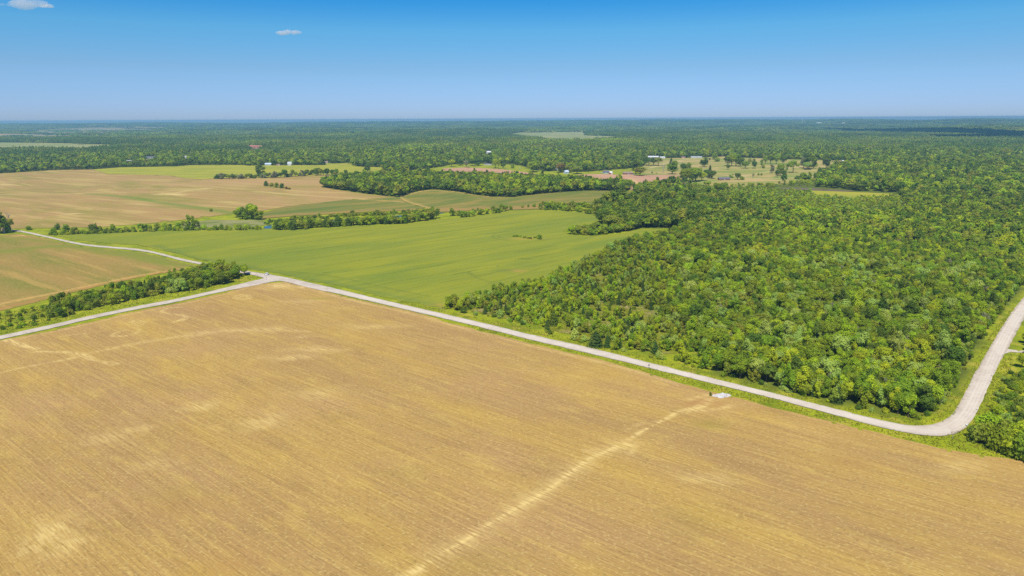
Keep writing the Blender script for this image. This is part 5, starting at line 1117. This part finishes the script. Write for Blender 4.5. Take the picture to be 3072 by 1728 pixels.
# ------------------------------------------------------------------ cars
def car_mats(col): return plain('car_paint', col, .25, 0, .02, 1, .5)
M_TYRE = plain('tyre_rubber', (.03, .03, .03), .8, 0, .1); M_RIM = plain('rim_metal', (.5, .5, .52), .3, .8, .05); M_LAMPW = plain('headlight_glass', (.8, .8, .78), .1, 0, .02); M_LAMPR = plain('tail_light', (.4, .02, .02), .2, 0, .05)
M_TRIM = plain('dark_trim', (.03, .03, .035), .5, 0, .05)
def car(x, y, z, rot, col, lab, full=True):
    o = empty('parked_car' if full else 'car', (x, y, z), rot); tag(o, lab, 'car')
    P_ = car_mats(col); bm = bmesh.new()
    # side profile (x forward) of a hatchback / small SUV, lofted across with tumblehome
    prof = [(-2.15, .45), (-2.2, .85), (-2.12, 1.12), (-1.2, 1.1), (0.0, 1.06), (.75, 1.04), (1.45, .96), (2.02, .80), (2.15, .60), (2.12, .38), (1.2, .30), (-1.2, .30)]
    ws = [(-.86, .92), (-.90, 1.0), (.90, 1.0), (.86, .92)]
    rings = []
    for yy, k in ws: rings.append([bm.verts.new((px * k, yy, .3 + (pz - .3) * (1 if abs(yy) > .88 else 1))) for px, pz in prof])
    n = len(prof)
    for a_, b_ in zip(rings[:-1], rings[1:]):
        for i in range(n): bm.faces.new((a_[i], a_[(i + 1) % n], b_[(i + 1) % n], b_[i]))
    bm.faces.new(rings[0][::-1]); bm.faces.new(rings[-1]); bmesh.ops.recalc_face_normals(bm, faces=bm.faces)
    me = bpy.data.meshes.new('body'); bm.to_mesh(me); bm.free(); me.materials.append(P_); b = bpy.data.objects.new('body', me); C.objects.link(b); b.parent = o
    # cabin: glass house and roof
    def slab(name, bot, top, z0, z1, mat, par=o):
        (bx0, bx1, by), (tx0, tx1, ty) = bot, top
        v = [(bx0, -by, z0), (bx1, -by, z0), (bx1, by, z0), (bx0, by, z0), (tx0, -ty, z1), (tx1, -ty, z1), (tx1, ty, z1), (tx0, ty, z1)]
        return mesh_obj(name, v, [(0, 3, 2, 1), (4, 5, 6, 7), (0, 1, 5, 4), (1, 2, 6, 5), (2, 3, 7, 6), (3, 0, 4, 7)], mat, par)
    slab('windows', (-2.05, .98, .80), (-1.78, .28, .68), 1.04, 1.52, M_GLASS); slab('roof', (-1.86, .34, .70), (-1.70, .12, .62), 1.50, 1.64, P_)
    if full:
        for sx in (-1.35, 1.32):
            for sy in (-1, 1):
                v, f = [], []; tube(v, f, (sx, sy * .70, .34), (sx, sy * .93, .34), .34, .34, 16); w = mesh_obj('wheel', v, f, M_TYRE, o)
                v, f = [], []; tube(v, f, (sx, sy * .90, .34), (sx, sy * .945, .34), .2, .2, 12); mesh_obj('rim', v, f, M_RIM, w)
        for sy in (-1, 1):
            v, f = [], []; box(v, f, 1.9, 2.12, sy * .66 - .16, sy * .66 + .16, .66, .79); mesh_obj('headlight', v, f, M_LAMPW, o)
            v, f = [], []; box(v, f, -2.2, -2.05, sy * .76 - .09, sy * .76 + .09, .9, 1.15); mesh_obj('tail_light', v, f, M_LAMPR, o)
            v, f = [], []; box(v, f, -1.75, .1, sy * .60 - .03, sy * .60 + .03, 1.66, 1.71); mesh_obj('roof_rail', v, f, M_TRIM, o)
        v, f = [], []; box(v, f, -2.24, -2.17, -.3, .3, .58, .74); mesh_obj('number_plate', v, f, M_RIM, o)
        v, f = [], []; box(v, f, -2.2, 2.14, -.80, .80, .24, .42); mesh_obj('bumper', v, f, M_TRIM, o)
    return o
x, y = G(799, 825.5); x2, y2 = G(770, 820)
car(x, y, .27, math.atan2(y2 - y, x2 - x) + .25, (.82, .82, .82), 'white hatchback with a dark rear window stopped at the road junction')
for u, v_, c_, l_ in ((1805, 520, (.75, .76, .78), 'white car by the dark roofed house beside the red shed'), (1886, 525.5, (.8, .8, .8), 'white car parked in front of the brick farmhouse'), (1901, 525, (.35, .42, .55), 'blue-grey car right of the brick farmhouse'), (1453, 496, (.8, .78, .76), 'white car under the dark trees by the lawn'), (1560, 506, (.8, .8, .8), 'white car on the lane right of the lawn')):
    x, y = G(u, v_); car(x, y, float(H(x, y)) + .5, .1, c_, l_)

# ------------------------------------------------------------------ signs
M_SIGNB = plain('sign_back_metal', (.30, .30, .31), .55, .3, .06); M_SIGNY = plain('sign_yellow', (.8, .5, .03), .5, 0, .03); M_POST = plain('galvanised_post', (.22, .21, .2), .6, .3, .1); M_SIGNR = plain('sign_red', (.5, .02, .02), .5, 0, .03)
x, y = G(1946.5, 1105.5); s = empty('road_sign', (x, y, .05), 0.12); tag(s, 'diamond road sign seen from its grey back beside the gravel road', 'road sign')
v, f = [], []; box(v, f, -.05, .05, -.03, .03, -.3, 2.35); mesh_obj('post', v, f, M_POST, s)
def plate(name, pts_, y0, y1, mat, par):
    n = len(pts_); v = [(px, y0, pz) for px, pz in pts_] + [(px, y1, pz) for px, pz in pts_]
    f = [tuple(range(n)), tuple(reversed(range(n, 2 * n)))] + [(i, i + n, (i + 1) % n + n, (i + 1) % n) for i in range(n)]
    return mesh_obj(name, v, f, mat, par)
plate('panel', [(0, 1.15), (.56, 1.71), (0, 2.27), (-.56, 1.71)], .034, .05, M_SIGNB, s); plate('sign_face', [(0, 1.18), (.53, 1.71), (0, 2.24), (-.53, 1.71)], .053, .06, M_SIGNY, s)
x, y = G(799.5, 840); s = empty('road_sign', (x, y, .2), 1.35); tag(s, 'stop sign seen edge on in the middle of the junction below the white car', 'road sign')
v, f = [], []; box(v, f, -.05, .05, -.04, .04, -.3, 2.1); mesh_obj('post', v, f, M_POST, s)
plate('sign_face', [(.38 * math.cos(R(22.5 + 45 * k)), 1.95 + .38 * math.sin(R(22.5 + 45 * k))) for k in range(8)], -.065, -.043, M_SIGNR, s)

# ------------------------------------------------------------------ white rubble, culvert
M_ROCK = plain('white_limestone', (.52, .50, .48), .9, 0, .4, .9)
rng = random.Random(9); bm = bmesh.new()
OUT = [(2133, 1189), (2150, 1184), (2165, 1181.5), (2190, 1184), (2192, 1189), (2175, 1193), (2163, 1196), (2150, 1192)]
k = 0
while k < 300:
    u, v_ = rng.uniform(2132, 2192), rng.uniform(1181, 1196)
    if not inpoly(np.array([u]), np.array([v_]), OUT)[0]: continue
    k += 1; x, y = G(u, v_); r_ = rng.uniform(.12, .48)
    q = bmesh.ops.create_icosphere(bm, subdivisions=1, radius=r_)['verts']
    e = Euler((rng.uniform(0, 3), rng.uniform(0, 3), rng.uniform(0, 3))).to_matrix(); hh = .08 + .35 * max(0, 1 - abs(u - 2162) / 32) * rng.random()
    for p in q: p.co = e @ (p.co * rng.uniform(.75, 1.2)); p.co = Vector((p.co.x * 1.2 + x, p.co.y + y, p.co.z * .8 + hh))
me = bpy.data.meshes.new('rubble'); bm.to_mesh(me); bm.free(); me.materials.append(M_ROCK); o = bpy.data.objects.new('rubble', me); C.objects.link(o)
tag(o, 'heap of white broken limestone at the edge of the stubble field', None, None, 'stuff')
x, y = G(2899, 1277.5); cv = empty('culvert_pipe', (x, y, .1), 1.0); tag(cv, 'pale culvert pipe end on the outer verge of the road bend', 'culvert')
v, f = [], []
for r0, r1 in ((.38, .38),):
    n = 18
    for xx in (-.7, .7):
        for rr in (.38, .30): v += [(xx, rr * math.cos(6.2832 * i / n), .22 + rr * math.sin(6.2832 * i / n)) for i in range(n)]
    for i in range(n):
        j = (i + 1) % n; f += [(i, j, 2 * n + j, 2 * n + i), (n + i, 3 * n + i, 3 * n + j, n + j), (i, n + i, n + j, j), (2 * n + i, 2 * n + j, 3 * n + j, 3 * n + i)]
mesh_obj('pipe', v, f, plain('pale_concrete', (.62, .68, .64), .7, 0, .08), cv)
v, f = [], []; box(v, f, .72, .8, -.6, .6, -.2, .12); mesh_obj('apron', v, f, plain('apron_concrete', (.55, .57, .53), .8, 0, .08), cv)

# rough tall grass on verges and scrub: one mass of tufts
gx_, gv = [], []
tv, tf = [], []
rng = np.random.RandomState(8)
VERGE = [[(1202, 905), (1404, 947), (1606, 990), (1807, 1040), (2040, 1092), (2257, 1150), (2473, 1204), (2690, 1252), (2790, 1256), (2840, 1222), (2898, 1150), (2935, 1060), (2975, 1000), (3041, 915), (3041, 925), (2957, 1062), (2899, 1168), (2877, 1215), (2852, 1250), (2811, 1272), (2755, 1276), (2690, 1268), (2473, 1216), (2257, 1161), (2040, 1109), (1807, 1049), (1606, 1004), (1404, 955), (1202, 910)],
         [(2841, 1311), (2885, 1294), (2918, 1264), (2963, 1167), (3013, 1067), (3040, 1062), (3035, 1110), (2990, 1190), (2945, 1300), (2935, 1330), (3072, 1382), (2950, 1365), (2820, 1343), (2690, 1310), (2603, 1287), (2473, 1257), (2343, 1228), (2192, 1185), (2040, 1146), (1807, 1078), (1606, 1031), (1404, 982), (1404, 975), (1606, 1026), (1807, 1073), (2040, 1131), (2257, 1183), (2473, 1241), (2603, 1276), (2690, 1297), (2777, 1309)],
         [(0, 1003), (155, 971), (388, 919), (543, 890), (738, 843), (784, 833), (740, 826), (690, 850), (590, 869), (437, 893), (339, 916), (201, 949), (30, 990)], STRIP, [(1310, 926), (1480, 888), (1720, 812), (1960, 780), (2000, 850), (1960, 930), (2060, 1060), (1767, 1020), (1404, 935)]]
verts, faces, cr = [], [], []
for Pn, P_ in enumerate(VERGE):
    g = np.array(GP(P_)); x0, y0 = g.min(0); x1, y1 = g.max(0); n = int((x1 - x0) * (y1 - y0) * (1.1 if Pn < 2 else .5)); n = min(n, 60000)
    x = rng.uniform(x0, x1, n); y = rng.uniform(y0, y1, n); u, v_ = proj(x, y); m = inpoly(u, v_, P_); x, y = x[m], y[m]
    h = rng.uniform(.2, .55, len(x)) * (1.5 if Pn > 2 else 1.0); a_ = rng.uniform(0, 3.14, len(x)); w = rng.uniform(.2, .5, len(x))
    dx, dy = np.cos(a_) * w, np.sin(a_) * w; z = np.full(len(x), .02); b = len(verts)
    q = np.stack([np.stack([x - dx, y - dy, z], 1), np.stack([x + dx, y + dy, z], 1), np.stack([x + dx * .6 + .1, y + dy * .6 + .1, z + h * .8], 1), np.stack([x - dx * .5, y - dy * .5 + .15, z + h], 1)], 1).reshape(-1, 3)
    verts.append(q); cr.append(rng.rand(len(x)))
me = cards_mesh('tall_grass', np.vstack(verts), np.concatenate(cr), leaf_mat('grass_blades', .4, (.22, .24, .025))); o = bpy.data.objects.new('tall_grass', me); C.objects.link(o)
tag(o, 'uneven tall grass on the road verges and between the young trees', None, None, 'stuff')

# ------------------------------------------------------------------ clouds
def cloud(name, x, y, z, sx, sy, sz, seed, dens, label, n=14):
    rng = random.Random(seed); bm = bmesh.new()
    for k in range(n):
        q = bmesh.ops.create_icosphere(bm, subdivisions=3, radius=1)['verts']; t_ = rng.uniform(-.75, .75); s_ = rng.uniform(.25, .5) * (1 - abs(t_) * .6)
        cx, cy_, cz = t_ * sx, rng.uniform(-.5, .5) * sy * (1 - abs(t_)), rng.uniform(-.1, .3) * sz
        for p in q: p.co = Vector((p.co.x * s_ * sx * .8 + cx, p.co.y * s_ * sy + cy_, p.co.z * s_ * sz * 1.5 + cz))
    me = bpy.data.meshes.new(name); bm.to_mesh(me); bm.free()
    m = bpy.data.materials.new('cloud_vapour_%s' % seed); m.use_nodes = True; t = m.node_tree; t.nodes.clear(); out = N(t, 'ShaderNodeOutputMaterial')
    vo = N(t, 'ShaderNodeVolumeScatter'); vo.inputs['Color'].default_value = (1, 1, 1, 1); vo.inputs['Density'].default_value = dens; vo.inputs['Anisotropy'].default_value = -.1
    t.links.new(vo.outputs[0], out.inputs['Volume']); me.materials.append(m)
    o = bpy.data.objects.new(name, me); C.objects.link(o); o.location = (x, y, z)
    md = o.modifiers.new('union', 'REMESH'); md.mode = 'VOXEL'; md.voxel_size = max(sx, sy) / 28
    tag(o, label, None, None, 'structure'); return o
def sky_at(u, v, dist):
    d = _f + _r * ((u - IW / 2) / F) - _u * ((v - IH / 2) / F); d = d / math.hypot(d[0], d[1]) * dist; return d[0], d[1], CAMZ + d[2]
x, y, z = sky_at(864, 98, 10500); cloud('cloud', x, y, z, 210, 90, 60, 1, .010, 'small white cloud alone in the blue left of centre')
x, y, z = sky_at(70, 14, 7600); cloud('cloud', x, y, z, 260, 110, 55, 2, .006, 'thin stretched white cloud in the top left corner of the sky')
x, y, z = sky_at(140, 20, 7600); cloud('cloud', x, y, z, 85, 70, 28, 3, .013, 'small bright cloud at the right end of the thin top left cloud', 8)
# clouds out of the frame whose shadows lie on the far woods at the right
for (u, v, sx, sy, sd) in ((2810, 399, 520, 2600, 11), (3000, 414, 420, 420, 12), (3120, 410, 380, 800, 13)):
    gx2, gy2 = G(u, v); hgt = 1500.0; k = hgt / SUND.z
    cloud('cloud', gx2 + SUND.x * k, gy2 + SUND.y * k, hgt, sx, sy, 110, sd, .09, 'fair weather cloud above the right of the view', 30)

# ------------------------------------------------------------------ haze
v, f = [], []; box(v, f, -18500, 18500, -700, 19500, -30, 124)
hz = mesh_obj('haze', v, f, []); m = bpy.data.materials.new('haze_air'); m.use_nodes = True; t = m.node_tree; t.nodes.clear(); out = N(t, 'ShaderNodeOutputMaterial')
pv = N(t, 'ShaderNodeVolumePrincipled'); pv.inputs['Color'].default_value = (.27, .56, .85, 1); pv.inputs['Density'].default_value = 8.0e-5; pv.inputs['Anisotropy'].default_value = 0.0
t.links.new(pv.outputs[0], out.inputs['Volume']); hz.data.materials.append(m); tag(hz, 'faint blue air between the camera and the far woods', None, None, 'stuff')
finish_labels()
print('near', len(near), 'mid', len(mid), 'far', len(far), 'dup labels', sum(1 for k in used_labels.values() if k > 1), 'objects', len(bpy.data.objects))
